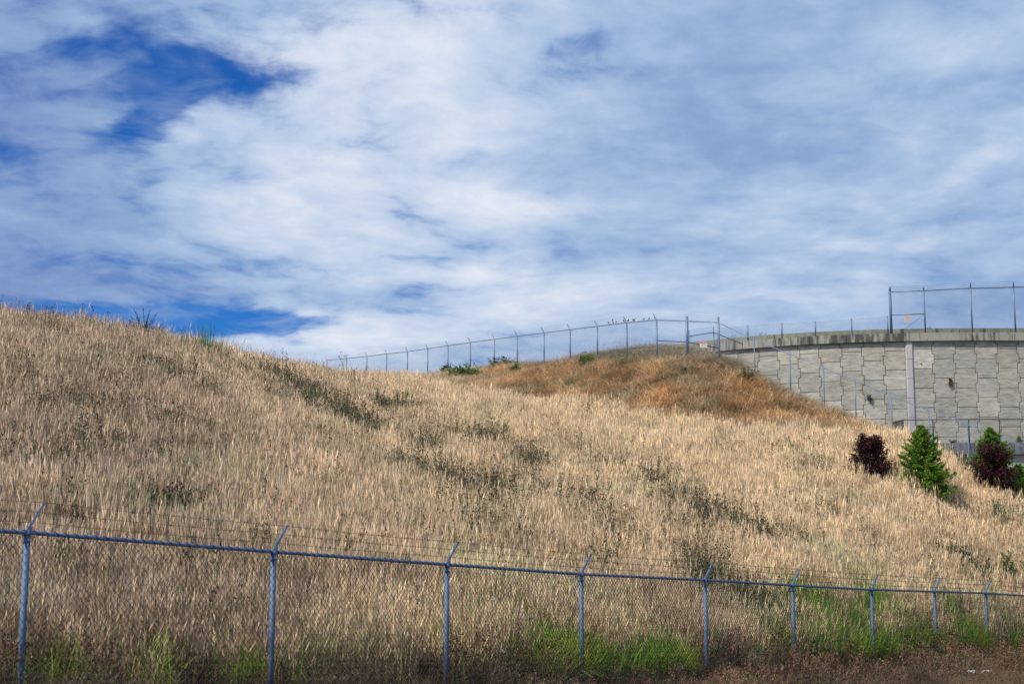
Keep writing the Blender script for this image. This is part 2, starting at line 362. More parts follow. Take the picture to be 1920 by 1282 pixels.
def np_mesh(name, v, f, m_, cols=None, smooth=False):
    me = bpy.data.meshes.new(name); me.vertices.add(len(v)); me.vertices.foreach_set('co', v.astype(np.float32).ravel())
    k = f.shape[1]; me.loops.add(f.size); me.loops.foreach_set('vertex_index', f.astype(np.int32).ravel())
    me.polygons.add(len(f)); me.polygons.foreach_set('loop_start', np.arange(0, f.size, k, dtype=np.int32))
    me.update(calc_edges=True); me.materials.append(m_)
    if smooth: me.polygons.foreach_set('use_smooth', np.ones(len(f), bool))
    if cols is not None:
        ca = me.color_attributes.new('shade', 'FLOAT_COLOR', 'POINT'); ca.data.foreach_set('color', np.concatenate([cols, np.ones((len(cols), 1))], 1).astype(np.float32).ravel())
    return me
hill_o = bpy.data.objects.new('hillside', np_mesh('hillside', vv, ff, M['soil'], smooth=True)); COL.objects.link(hill_o); tag(hill_o, kind='structure')
g_ = MB(); g_.quad((-3000, -3000, -4.5), (3000, -3000, -4.5), (3000, 4000, -4.5), (-3000, 4000, -4.5)); tag(g_.build('ground', M['soil']), kind='structure')
g_ = MB(); g_.quad((-60, -40, -1.63), (60, -40, -1.63), (60, 1.2, -1.63), (-60, 1.2, -1.63)); tag(g_.build('verge', M['soil']), kind='structure')

# ------------------------------------------------------------------ near chain link fence
def frame(a, b):
    d = (Vector(b)-Vector(a)); L = d.length; return d/L, L
def wire_mesh(mb, tops, h, pitch, r, sides=3, drop=.03, base_follow=True):
    """woven zigzag wires hanging between successive top points"""
    hp = pitch/2
    for A, B in zip(tops[:-1], tops[1:]):
        A, B = Vector(A), Vector(B); hd = Vector((B.x-A.x, B.y-A.y, 0)); L = hd.length; hd.normalize(); nrm = Vector((hd.y, -hd.x, 0))
        cols_ = max(2, int(L/hp)); pt = L/cols_; rows = int(h/hp)
        sl = (B.z-A.z)/L
        for c in range(cols_):
            for par in (c % 2,):
                pts = []
                for k in range(rows+1):
                    x = (c + .5 + (.5 if ((k+par) % 2) else -.5) * 1.06) * pt; z = A.z + sl*x - drop - k*hp*1.0
                    pts.append(A*0 + Vector((A.x, A.y, 0)) + hd*x + nrm*(r*(1 if (k+par) % 2 else -1)) + Vector((0, 0, z)))
                mb.tube(pts, r, sides, caps=False)
def barbed(mb, pts, r, barb=.13, bl=.022, br=.0022, sides=4, barbs=True, sag=.012):
    full = []
    for A, B in zip(pts[:-1], pts[1:]):
        A, B = Vector(A), Vector(B)
        for k in range(10):
            f = k/10; full.append(A.lerp(B, f) - Vector((0, 0, sag*4*f*(1-f)*random.uniform(.8, 1.2))))
    full.append(Vector(pts[-1])); mb.tube(full, r, sides)
    if barbs:
        for A, B in zip(full[:-1], full[1:]):
            d, L = frame(A, B); k = 0.0
            while k < L:
                p = A+d*k; q = Vector((random.uniform(-1, 1), random.uniform(-1, 1), random.uniform(-1, 1))).cross(d).normalized()
                mb.tube([p-q*bl, p+q*bl], br, 3); q2 = q.cross(d); mb.tube([p-q2*bl+d*.01, p+q2*bl+d*.01], br, 3); k += barb

fence = thing('chain_link_fence', 'blue grey chain link fence with barbed wire along the foot of the hill', 'fence', (near[0][0], near[0][1], near[0][2]-FH))
fd = Vector((2.22, 3.29, 0)).normalized()
# arms tilt over the hill side
ARM = Vector((.168, .06, .325))
for k in near_keys:
    x, y, z = near[k]; gz = float(ground(x, y))
    m1 = MB(); m1.tube([(x, y, gz-.25), (x, y, z-.035)], .037, 14)
    m1.tube([(x, y, z-.115), (x, y, z-.085)], .041, 14)                            # tension band
    m1.tube([(x, y, z-.035), (x, y, z+.012)], [.040, .030], 14)
    pst = m1.build('fence_post', M['galv'], fence, True)
    m2 = MB(); b0 = Vector((x, y, z+.0)); tip = b0+ARM; sid = Vector((ARM.x, ARM.y, 0)).cross(Vector((0, 0, 1))).normalized()
    dn = ARM.normalized(); nr = sid.cross(dn).normalized()
    prof = [(-.022, -.016), (.022, -.016), (.022, .002), (.016, .002), (.016, -.010), (-.016, -.010), (-.016, .002), (-.022, .002)]
    ring0 = [b0+sid*a*1.25+nr*-b*1.5 for a, b in prof]; ring1 = [tip+sid*a+nr*-b*1.2 for a, b in prof]
    i = len(m2.v); m2.v += [tuple(p) for p in ring0+ring1]
    for j in range(8): m2.f.append((i+j, i+(j+1) % 8, i+8+(j+1) % 8, i+8+j)); m2.c.append(None)
    m2.f.append(tuple(i+j for j in range(8))[::-1]); m2.c.append(None); m2.f.append(tuple(i+8+j for j in range(8))); m2.c.append(None)
    m2.tube([(x, y, z-.02), tuple(b0+dn*.07)], [.036, .018], 10)
    m2.build('barb_arm', M['galv'], pst)
tops = [Vector(near[k]) for k in near_keys]
m1 = MB(); m1.tube(tops, .0225, 12); rail = m1.build('top_rail', M['galv'], fence, True)
m1 = MB(); pts = []; q = 0.0      # one tie wire wound along the rail
for A, B in zip(tops[:-1], tops[1:]):
    d, L = frame(A, B); upv = Vector((0, 0, 1)); sd_ = d.cross(upv).normalized(); w_ = 0.0
    while w_ < L:
        pts.append(A + d*w_ + upv*(.0262*math.cos(q/.145*6.283)) + sd_*(.0262*math.sin(q/.145*6.283))); w_ += .0145; q += .0145
m1.tube(pts, .0042, 4)
m1.build('tie_wire', M['black'], rail)
fab = [t_ + Vector((-fd.y, fd.x, 0))*-.045 for t_ in tops]
m1 = MB(); wire_mesh(m1, fab, FH-.06, .088, .0037)
m1.build('wire_mesh', M['wire'], fence)
for s_ in (.30, .64, .97):
    m1 = MB(); barbed(m1, [t_ + ARM*s_ + Vector((0, 0, .014)) for t_ in tops], .0023, barb=.125); m1.build('barbed_wire', M['barb'], fence)

# ------------------------------------------------------------------ hill chain link fence
hf = thing('chain_link_fence', 'chain link fence crossing the brown mound on the skyline and down its right slope', 'fence', tuple(hill[14]))
HA = Vector((-.14, .10, .30)); corner = (15, 16)
for k, p in enumerate(hill):
    gz = float(ground(p.x, p.y))
    ext = {15: .40, 16: .36}.get(k, 0)
    m1 = MB()
    if k == 15: m1.tube([(p.x, p.y, gz-.2), (p.x, p.y, p.z+.22)], .065, 10)
    elif k == 16: m1.tube([(p.x, p.y, gz-.2), (p.x, p.y, p.z+.25)], .05, 10)
    else:
        m1.tube([(p.x, p.y, gz-.2), (p.x, p.y, p.z+.01)], .040 if k < 16 else .023, 10)
    ps = m1.build('fence_post', M['galv_far'], hf, True)
    if k not in (15, 16):
        m2 = MB(); a = HA if k < 15 else Vector((-.01, .2, .17)); m2.tube([tuple(p), tuple(p+a)], .026, 6); m2.build('barb_arm', M['galv_far'], ps)
m1 = MB(); m1.tube(hill, [.026 if k < 17 else .015 for k in range(len(hill))], 8); m1.build('top_rail', M['galv_far'], hf, True)
m1 = MB(); m1.tube([hill[14]-Vector((0, 0, .97)), hill[15]-Vector((0, 0, .97)), hill[16]-Vector((0, 0, 1.18))], .02, 8); m1.build('brace_rail', M['black'], hf, True)
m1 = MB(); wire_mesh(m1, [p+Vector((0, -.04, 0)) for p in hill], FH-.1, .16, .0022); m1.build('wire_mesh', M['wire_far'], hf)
strands = []
for s_ in (.2, .6, 1.0):
    pts = [p + ((HA if k < 15 else Vector((-.01, .2, .17))) * s_ if k not in (15, 16) else Vector((0, 0, .25*s_ + .02))) + Vector((0, 0, .02)) for k, p in enumerate(hill)]
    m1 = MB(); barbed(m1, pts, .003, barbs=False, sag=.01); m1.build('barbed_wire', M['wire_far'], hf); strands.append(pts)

# fence corner a little further back on the mound
rp = [at(1292, 630, 92), at(1338, 623, 94), at(1393, 645, 97)]
rf = thing('chain_link_fence', 'short pale fence corner behind the red and white sign', 'fence', tuple(rp[0]))
for k, p in enumerate(rp[:2]):
    gz = float(ground(p.x, p.y))
    m1 = MB(); m1.tube([(p.x, p.y, min(gz, p.z-1.8)-.2), (p.x, p.y, p.z+(.32 if k < 2 else 0))], .03, 8); m1.build('fence_post', M['galv_far'], rf, True)
m1 = MB(); m1.tube(rp, .028, 8); m1.build('top_rail', M['galv_far'], rf, True)
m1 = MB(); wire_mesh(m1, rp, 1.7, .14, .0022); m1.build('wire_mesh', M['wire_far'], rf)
m1 = MB(); m1.tube([p+Vector((0, 0, .3)) for p in rp[:2]], .003, 4); m1.build('barbed_wire', M['wire_far'], rf)

# ------------------------------------------------------------------ retaining wall
Zt = 21.62                      # underside of the coping
# plan of the wall face: starts right, curving away to the left
PW = 1.62                       # panel module
def plan():
    p = Vector((47.5, 129.2)); pts = [p.copy()]; ang = R(180)
    s_ = 0
    while s_ < 60:
        col_ = s_/PW
        # bends back by about 40 degrees over the visible run
        a = R(180) - R(44) * smooth01((s_-9)/34)
        p = p + Vector((math.cos(a), math.sin(a)))*.25; s_ += .25; pts.append(p.copy())
    return pts
plan_pts = plan()
def wpt(s_, off=0, z=0):         # s_ metres along the wall from its right end, off metres towards the viewer
    s_ = max(0, min(s_, 59.5)); i = int(s_/.25); f = s_/.25-i; p = plan_pts[i].lerp(plan_pts[i+1], f); d = (plan_pts[i+1]-plan_pts[i]).normalized()
    q = Vector((d.y, -d.x)); q = q if q.y < 0 else -q
    return Vector((p.x+q.x*off, p.y+q.y*off, z))
def s_of_u(u, z=21.6):
    best = min((abs((wpt(k*.05).x/wpt(k*.05).y) - pix_dir(u, 640)[0]), k*.05) for k in range(1190)); return best[1]
def u_of_s(s_): p = wpt(s_); return p
S_R, S_L = 0.0, 42.0
wall = thing('retaining_wall', 'tall curved retaining wall of interlocking grey concrete panels under a stained coping', 'wall', tuple(wpt(10, 0, 13.4)))
sp_ = s_of_u(1704, 650)          # pilaster position
mb = MB(); JT = .032
def panel(s0, s1, z0, z1, narrow0=True):
    # cruciform: narrow top and bottom quarters, wide middle half
    a = .075; h = 1.5; zc = (z0+z1)/2
    def pts_at(o, inset):
        g = JT/2 + inset
        q = [(s0+a+g, z0+g), (s1-a-g, z0+g), (s1-a-g, z0+h/4+g), (s1+a-g, z0+h/4+g), (s1+a-g, z1-h/4-g), (s1-a-g, z1-h/4-g), (s1-a-g, z1-g), (s0+a+g, z1-g),
             (s0+a+g, z1-h/4-g), (s0-a+g, z1-h/4-g), (s0-a+g, z0+h/4+g), (s0+a+g, z0+h/4+g)]
        return q
    return pts_at
def clip(z, lo, hi): return max(lo, min(hi, z))
lo_, hi_ = 13.42, Zt-.01
def add_panel(s0, s1, z0, lflat=False, rflat=False):
    k = random.gauss(1, .09); w = random.uniform(-.012, .012)
    if random.random() < .14: k *= 1.16
    col = (.425*k+w, .42*k, .375*k-w)
    z1 = z0+1.5
    if z1 < lo_+.05 or z0 > hi_-.05: return
    a = .075
    prj = random.uniform(0, .02)
    outs = []
    for inset, off in ((0, 0.0), (0, .07+prj), (.02, .09+prj)):
        g = JT/2+inset
        q = panel(s0, s1, z0, z1)(off, inset)
        q2 = []
        for (s_, z) in q:
            if lflat and s_ > s1-.2: s_ = s1-g       # left side in view is the larger s
            if rflat and s_ < s0+.2: s_ = s0+g
            q2.append(wpt(s_, off, clip(z, lo_+inset, hi_-inset)))
        outs.append(q2)
    i = len(mb.v)
    for ring in outs: mb.v += [tuple(p) for p in ring]
    for r_ in range(2):
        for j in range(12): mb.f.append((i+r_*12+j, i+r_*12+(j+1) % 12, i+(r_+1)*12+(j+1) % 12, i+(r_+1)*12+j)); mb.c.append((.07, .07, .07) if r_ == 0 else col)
    # front face cut into three boxes so that it stays planar along the curve
    R2 = i+24
    mb.f.append((R2+0, R2+1, R2+2, R2+11)); mb.c.append(col)
    mb.f.append((R2+10, R2+11, R2+2, R2+3, R2+4, R2+5, R2+8, R2+9)); mb.c.append(col)
    mb.f.append((R2+8, R2+5, R2+6, R2+7)); mb.c.append(col)
PILW = .60
# columns right of the pilaster (towards s = 0) and left of it
s_ = sp_ - PILW/2; k = 0; 
while s_ > PW:
    w_ = PW if k else PW*.92
    for r_ in range(-1, 8): add_panel(s_-w_, s_, Zt-.62 - (.0 if k % 2 == 0 else .75) - 1.5*r_ + (.0), lflat=(k == 0))
    s_ -= w_; k += 1
s_ = sp_ + PILW/2; k = 0
while s_ < S_L-PW:
    w_ = PW if k else PW*.98
    for r_ in range(-1, 8): add_panel(s_, s_+w_, Zt-.70 - (.0 if k % 2 == 0 else .75) - 1.5*r_ + (.0), rflat=(k == 0))
    s_ += w_; k += 1
mb.build('wall_panels', M['panel'], wall)
def strip(name, m_, s0, s1, o0, o1, z0, z1, parent, step=.6, gaps=()):
    """a run of concrete following the plan between offsets o0 (back) and o1 (front)"""
    q = MB(); cuts = sorted([s0, s1] + [g for g in gaps if s0 < g < s1])
    for a, b in zip(cuts[:-1], cuts[1:]):
        a += .025 if a > s0 else 0; b -= .025 if b < s1 else 0
        ns = max(1, int((b-a)/step)); base = len(q.v)
        for j in range(ns+1):
            x = a+(b-a)*j/ns; q.v += [tuple(wpt(x, o0, z0)), tuple(wpt(x, o1, z0)), tuple(wpt(x, o1, z1)), tuple(wpt(x, o0, z1))]
        for j in range(ns):
            for e_ in range(4): q.f.append((base+j*4+e_, base+j*4+(e_+1) % 4, base+(j+1)*4+(e_+1) % 4, base+(j+1)*4+e_)); q.c.append(None)
        q.f.append((base, base+3, base+2, base+1)); q.c.append(None); e0 = base+ns*4; q.f.append((e0, e0+1, e0+2, e0+3)); q.c.append(None)
    return q.build(name, m_, parent)
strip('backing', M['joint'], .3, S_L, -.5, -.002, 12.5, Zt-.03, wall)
strip('coping', M['coping'], 0, S_L+1, -.45, .38, Zt, Zt+.62, wall, gaps=[s_of_u(u) for u in (1395, 1457, 1520, 1588, 1704, 1821, 1900)])
strip('parapet', M['parapet'], 0, S_L+3, -1.0, -.62, Zt+.40, Zt+1.12, wall, gaps=[s_of_u(u) for u in (1371, 1448, 1528, 1596, 1707, 1804, 1900)])
# pilaster: segmented, with chamfered edges
q = MB(); z = 13.4
while z < Zt-.03:
    z2 = min(z+1.5, Zt-.02)
    if z < 14: z2 = Zt - 1.47*5 - .02
    pr = [(-PILW/2, .0), (-PILW/2, .10), (-PILW/2+.10, .22), (PILW/2-.10, .22), (PILW/2, .10), (PILW/2, .0)]
    i = len(q.v)
    for zz in (z+.012, z2-.012):
        for a, o_ in pr: q.v.append(tuple(wpt(sp_+a, o_, zz)))
    for j in range(6): q.f.append((i+j, i+(j+1) % 6, i+6+(j+1) % 6, i+6+j)); q.c.append(None)
    q.f.append(tuple(range(i, i+6))); q.c.append(None); q.f.append(tuple(range(i+6, i+12))); q.c.append(None)
    z = z2
q.build('pilaster', M['pilaster'], wall)
for u, v in ((1725, 680), (1726, 797)):
    ss = s_of_u(u); 
    zz = at(u, v, wpt(ss).y).z; ss = min((abs(wpt(k*.05).x/wpt(k*.05).y - pix_dir(u, v)[0]), k*.05) for k in range(1190))[1]
    a, b = wpt(ss, .05, zz), wpt(ss, .2, zz); q = MB(); q.tube([a, b], .07, 10); q.build('drain_cap', M['plastic'], wall)

# lower wall with ledge
lw = thing('lower_retaining_wall', 'lower concrete wall with a dark stained ledge in front of the tall panel wall', 'wall', tuple(wpt(6, 2.0, 8)))
sl_ = s_of_u(1700)
strip('ledge_cap', M['ledge'], 0, sl_, .2, 3.1, 12.62, 13.48, lw, gaps=[s_of_u(1800), s_of_u(1870)])
q = strip('wall_face', M['lowwall'], 0, sl_+1, .9, 2.75, 5.5, 12.60, lw)
q = MB()
for zz in (10.9,):
    pass
for k in range(5):
    pass
# horizontal and vertical joints of the lower wall as recessed dark strips
for zz in (11.2, 9.7): 
    strip('wall_joint', M['joint'], 0, sl_, 2.74, 2.756, zz-.02, zz+.02, lw)

# black railing on the ledge
BR = [(1678, 790), (1693, 788.5), (1749, 786.5), (1816, 786), (1874, 786), (1935, 786), (1998, 786)]
br_pts = []
for u, v in BR:
    b_ = min((abs(wpt(k*.05, 2.9).x/wpt(k*.05, 2.9).y - pix_dir(u, v)[0]), k*.05) for k in range(1190))[1]; br_pts.append(b_)
brt = thing('black_railing', 'low black mesh railing standing on the ledge at the foot of the panel wall', 'railing', tuple(wpt(br_pts[1], 2.9, 13.5)))
zr = at(1816, 786, wpt(br_pts[3], 2.9).y).z
tp = []
for k, s_ in enumerate(br_pts):
    p = wpt(s_, 2.9 if k else 1.5, 0); 
    m1 = MB(); m1.tube([(p.x, p.y, 13.48 if k else 13.2), (p.x, p.y, zr+.02)], .05, 8); m1.build('railing_post', M['black'], brt, True); tp.append(Vector((p.x, p.y, zr)))
m1 = MB(); m1.tube(tp, .035, 8); m1.build('top_rail', M['black'], brt, True)
m1 = MB(); m1.tube([p-Vector((0, 0, 1.08)) for p in tp[:3]], .025, 8); m1.build('middle_rail', M['black'], brt, True)
m1 = MB(); wire_mesh(m1, [p for p in tp], 1.75, .13, .002); wire_mesh(m1, tp[:2], 1.75, .05, .006); m1.build('wire_mesh', M['black'], brt)

# fences on the coping
def near_s(u, v, off): return min((abs(wpt(k*.05, off).x/wpt(k*.05, off).y - pix_dir(u, v)[0]), k*.05) for k in range(1190))[1]
lf_us = [(1345, 614), (1402, 610), (1465.5, 606), (1528, 603), (1596, 598), (1664, 593)]
p0 = wpt(near_s(1465, 606, .25), .25, Zt+.62)
lf = thing('chain_link_fence', 'thin posted wire fence without a top rail along the left part of the wall coping', 'fence', tuple(p0))
lt = []
for k, (u, v) in enumerate(lf_us):
    s_ = near_s(u, v, .3); p = wpt(s_, .3); zt = at(u, v, p.y).z; lt.append(Vector((p.x, p.y, zt-.05)))
    m1 = MB(); m1.tube([(p.x, p.y, Zt+.62), (p.x, p.y, zt+.04)], .055 if k else .03, 8); m1.build('fence_post', M['galv_far'], lf, True)
m1 = MB(); m1.tube(lt, .008, 5); m1.build('top_wire', M['wire_far'], lf)
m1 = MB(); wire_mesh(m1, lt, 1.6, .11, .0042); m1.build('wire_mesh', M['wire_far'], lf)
TF = [(1668, 547, 538), (1732, 545, 536), (1820, 540.5, 531), (1900.5, 538.5, 529), (1985, 537, 528), (2070, 536, 527)]
tf = thing('chain_link_fence', 'tall chain link fence with barbed wire standing on the wall coping above the pilaster', 'fence', tuple(wpt(near_s(1820, 540, .3), .3, Zt+.62)))
tt, te = [], []
for k, (u, v, ve) in enumerate(TF):
    s_ = near_s(u, v, .3); p = wpt(s_, .3); zt = at(u, v, p.y).z; ze = at(u, ve, p.y).z
    tt.append(Vector((p.x, p.y, zt))); e_ = Vector((p.x, p.y, ze)) if k < 2 else Vector((p.x-.06, p.y-.3, ze)); te.append(e_)
    m1 = MB(); m1.tube([(p.x, p.y, Zt+.62), (p.x, p.y, zt+.03)], .10 if k == 0 else .06, 10)
    if k < 2: m1.tube([(p.x, p.y, zt+.03), tuple(e_)], .085 if k == 0 else .05, 10)
    ps = m1.build('fence_post', M['galv'] if k == 0 else M['galv_far'], tf, True)
    if k >= 2: m2 = MB(); m2.tube([(p.x, p.y, zt), tuple(e_)], .045, 8); m2.build('barb_arm', M['galv_far'], ps, True)
m1 = MB(); m1.tube(tt, .042, 8); m1.build('top_rail', M['galv_far'], tf, True)
a, b = tt[0].copy(), tt[1].copy(); a.z = at(1668, 590.5, a.y).z; b.z = at(1732, 588.5, b.y).z
m1 = MB(); m1.tube([a, b], .038, 8); m1.build('brace_rail', M['galv_far'], tf, True)
c = a.lerp(b, .38); c.z = at(1692, 618, c.y).z
m1 = MB(); m1.tube([b, c], .014, 6); m1.build('truss_rod', M['galv_far'], tf, True)
for f in (.3, .65, 1.0):
    m1 = MB(); m1.tube([t0.lerp(e0, f) for t0, e0 in zip(tt, te)], .007, 4); m1.build('barbed_wire', M['wire_far'], tf)
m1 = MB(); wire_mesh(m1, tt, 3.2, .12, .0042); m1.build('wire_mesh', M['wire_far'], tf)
# road deck behind the wall
strip('road', M['asphalt'], 0, S_L+10, -60, -1.1, Zt+.1, Zt+.45, None); tag(bpy.data.objects['road'], kind='structure')

# ------------------------------------------------------------------ signs
def sign(label, u0, v0, u1, v1, Y, tilt, head, sheet, ink):
    a = at(u0, v0, Y); b = at(u1, v1, Y); cx, cz = (a.x+b.x)/2, (a.z+b.z)/2; w, h = abs(b.x-a.x), abs(a.z-b.z)
    t_ = thing('warning_sign', label, 'sign', (cx, Y, cz))
    q = MB(); q.box((cx, Y, cz), (w, .006, h)); q.build('sign_sheet', sheet, t_)
    if head:
        q = MB(); q.box((cx, Y-.006, cz+h*.36), (w*.985, .004, h*.27)); hb = q.build('sign_header', head, t_)
        q = MB(); x = cx-w*.38
        while x < cx+w*.36:
            l = random.uniform(.03, .05); q.box((x+l/2, Y-.0095, cz+h*.36), (l*.8, .002, h*.10)); x += l
        q.build('sign_lettering', sheet, hb)
    q = MB(); q.box((cx, Y-.0042, cz-h*.05), (w*.7, .0016, h*.004)); z = cz + (h*.14 if head else h*.32)
    while z > cz-h*.42:
        x = cx-w*.38
        while x < cx+w*.34:
            l = random.uniform(.02, .06) * w/.3; q.box((x+l/2, Y-.0045, z), (l*.82, .002, h*.05)); x += l
        z -= h*.13
    q.build('sign_print', ink, t_)
    for sx in (-1, 1):
        for sz in (-1, 1):
            q = MB(); q.tube([(cx+sx*w*.46, Y-.006, cz+sz*h*.45), (cx+sx*w*.46, Y+.03, cz+sz*h*.45)], .006, 6); q.build('sign_fixing', M['wire'], t_)
    return t_
sign('white sign with a red header band on the fence atop the mound', 1312, 640, 1326, 651.5, 75.6, 0, M['sign_red'], M['sign_white'], M['sign_orange'])
sign('small faded beige sign with orange print between the first two tall fence posts', 1696, 591, 1707, 604, tt[0].y-.5, 0, None, M['sign_beige'], M['sign_orange'])

# ------------------------------------------------------------------ birds on the hill fence wires
BD = [(1140.4, 600.9), (1149, 595.7), (1148.7, 599.8), (1156, 604), (1168.7, 597.6), (1178.5, 596.8), (1186.4, 595.7), (1189.9, 600.5), (1208, 600), (1217.4, 593.5), (1228.6, 592.8)]
bird_labels = ['small dark bird perched on the fence wire, leftmost of the flock', 'small dark bird directly above another near the left end of the perched flock', 'small dark bird directly below another near the left end of the perched flock',
 'tiny dark bird sitting lowest of the flock, close to the top rail', 'small dark bird just left of the fence post arm in the middle of the flock', 'small plump dark bird, first to the right of the middle post arm',
 'small dark bird second to the right of the middle post arm, on the upper wire', 'small dark bird on a lower wire third to the right of the middle post arm', 'lone dark bird low on the wire near the right end of the flock',
 'larger dark bird high on the top wire, second from the right end', 'rightmost small dark bird of the flock, perched at the tip of a post arm']
def bird_mesh(p, yaw, sc, pitch_):
    t_ = thing('bird', '', 'bird', tuple(p), 'birds perched on the hill fence')
    Mx = Matrix.Rotation(yaw, 4, 'Z') @ Matrix.Rotation(pitch_, 4, 'Y')
    def tf_(x, y, z): return Vector(p) + (Mx @ Vector((x, y, z)))*sc
    spine = [(-.10, .062, .014), (-.075, .05, .03), (-.04, .05, .042), (0, .06, .046), (.035, .078, .040), (.055, .098, .026), (.072, .108, .028), (.092, .108, .022), (.104, .104, .008)]
    q = MB(); ring = []
    for x, z, r_ in spine:
        for j in range(10):
            th = 2*math.pi*j/10; ring.append(tf_(x*.92, math.cos(th)*r_*1.25, z+math.sin(th)*r_*1.3))
    q.v = [tuple(v_) for v_ in ring]
    for k in range(len(spine)-1):
        for j in range(10): q.f.append((k*10+j, k*10+(j+1) % 10, (k+1)*10+(j+1) % 10, (k+1)*10+j)); q.c.append(None)
    q.f.append(tuple(range(10))[::-1]); q.c.append(None); q.f.append(tuple(range((len(spine)-1)*10, len(spine)*10))); q.c.append(None)
    b = q.build('bird_body', M['bird'], t_, True)
    q = MB(); q.tube([tf_(-.085, 0, .06), tf_(-.11, 0, .04), tf_(-.145, 0, .02)], [.013*sc, .014*sc, .010*sc], 6); q.build('tail', M['bird'], t_, True)
    q = MB(); q.tube([tf_(.100, 0, .103), tf_(.125, 0, .098)], [.006*sc, .001*sc], 6); q.build('beak', M['beak'], t_, True)
    for sgn in (-1, 1):
        q = MB(); q.tube([tf_(.005, sgn*.014, .03), tf_(.008, sgn*.014, 0)], .003*sc, 5); q.build('leg', M['beak'], t_, True)
        q = MB(); q.tube([tf_(.03, sgn*.036, .075), tf_(-.02, sgn*.047, .055), tf_(-.09, sgn*.028, .035), tf_(-.135, sgn*.01, .025)], [.012*sc, .022*sc, .014*sc, .003*sc], 6); q.build('wing', M['bird'], t_, True)
    return t_
def strand_at(si, t0):
    pts = strands[si]
    for A, B in zip(pts[:-1], pts[1:]):
        ta, tb = A.x/A.y, B.x/B.y
        if ta <= t0 <= tb:
            # solve along the segment
            lo, hi = 0., 1.
            for _ in range(30):
                m_ = (lo+hi)/2; q = A.lerp(B, m_)
                if q.x/q.y < t0: lo = m_
                else: hi = m_
            f = (lo+hi)/2; return A.lerp(B, f)-Vector((0, 0, .01*4*f*(1-f)))
    return pts[0]
yaws = [2.6, .3, -2.9, .2, 3.3, -.6, 2.9, .5, -.4, -.9, .6]
for (u, v), lb, yw in zip(BD, bird_labels, yaws):
    t0, s0 = pix_dir(u, v); cands = [strand_at(i, t0) for i in range(3)]
    p = min(cands, key=lambda c: abs(c.z/c.y - (s0 - .0012)))
    b = bird_mesh(p, yw, random.uniform(.5, .62), R(-25)); b['label'] = lb

# ------------------------------------------------------------------ vegetation: tuft meshes
def ribbons(base, dirs, L, w0, w1, bend, col0, col1, seg=3, face=None):
    """N ribbons -> verts, faces, cols.  base (N,3), dirs (N,2) lean, bend amount"""
    N = len(base); th = rng.uniform(0, math.pi, N) if face is None else face
    sx, sy = np.cos(th), np.sin(th); V, C = [], []
    for k in range(seg+1):
        f = k/seg; r = L*f
        px = base[:, 0]+dirs[:, 0]*(r*.35 + bend*r*f*1.0); py = base[:, 1]+dirs[:, 1]*(r*.35+bend*r*f*1.0)
        nrm = np.hypot(dirs[:, 0], dirs[:, 1]); pz = base[:, 2] + r*np.sqrt(np.clip(1-(nrm*(.35+bend*f))**2*.9, .06, 1))
        w = (w0*(1-f)+w1*f)/2
        V.append(np.stack([px-sx*w, py-sy*w, pz], -1)); V.append(np.stack([px+sx*w, py+sy*w, pz], -1))
        c = col0*(1-f)+col1*f; C += [c, c]
    V = np.stack(V, 1); C = np.stack(C, 1)          # N, 2(seg+1), 3
    fs = []
    for k in range(seg): fs.append([2*k, 2*k+1, 2*k+3, 2*k+2])
    fs = np.array(fs)[None]+(np.arange(N)*2*(seg+1))[:, None, None]
    tipc = (V[:, -1]+V[:, -2])/2
    return V.reshape(-1, 3), fs.reshape(-1, 4), C.reshape(-1, 3), tipc
def cards(c, L, w, ax, col, roll=None):
    """N diamond leaves centred at c along ax"""
    N = len(c); ax = ax/np.linalg.norm(ax, axis=1, keepdims=True); ref = rng.normal(size=(N, 3)); sd_ = np.cross(ax, ref); sd_ /= np.linalg.norm(sd_, axis=1, keepdims=True)
    L = np.broadcast_to(L, N)[:, None]; w = np.broadcast_to(w, N)[:, None]
    V = np.stack([c-ax*L/2, c+sd_*w/2-ax*L*.05, c+ax*L/2, c-sd_*w/2-ax*L*.05], 1).reshape(-1, 3)
    Fc = np.arange(4*N).reshape(N, 4); return V, Fc, np.repeat(col, 4, 0)
def join(parts):
    V, Fc, C = [], [], []; o = 0
    for v, f, c in parts: V.append(v); Fc.append(f+o); C.append(c); o += len(v)
    return np.concatenate(V), np.concatenate(Fc), np.concatenate(C)
def jitter(col, N, s=.12, hue=.05):
    return np.array(col)[None]*np.exp(rng.normal(0, s, (N, 1)))*np.exp(rng.normal(0, hue, (N, 3)))
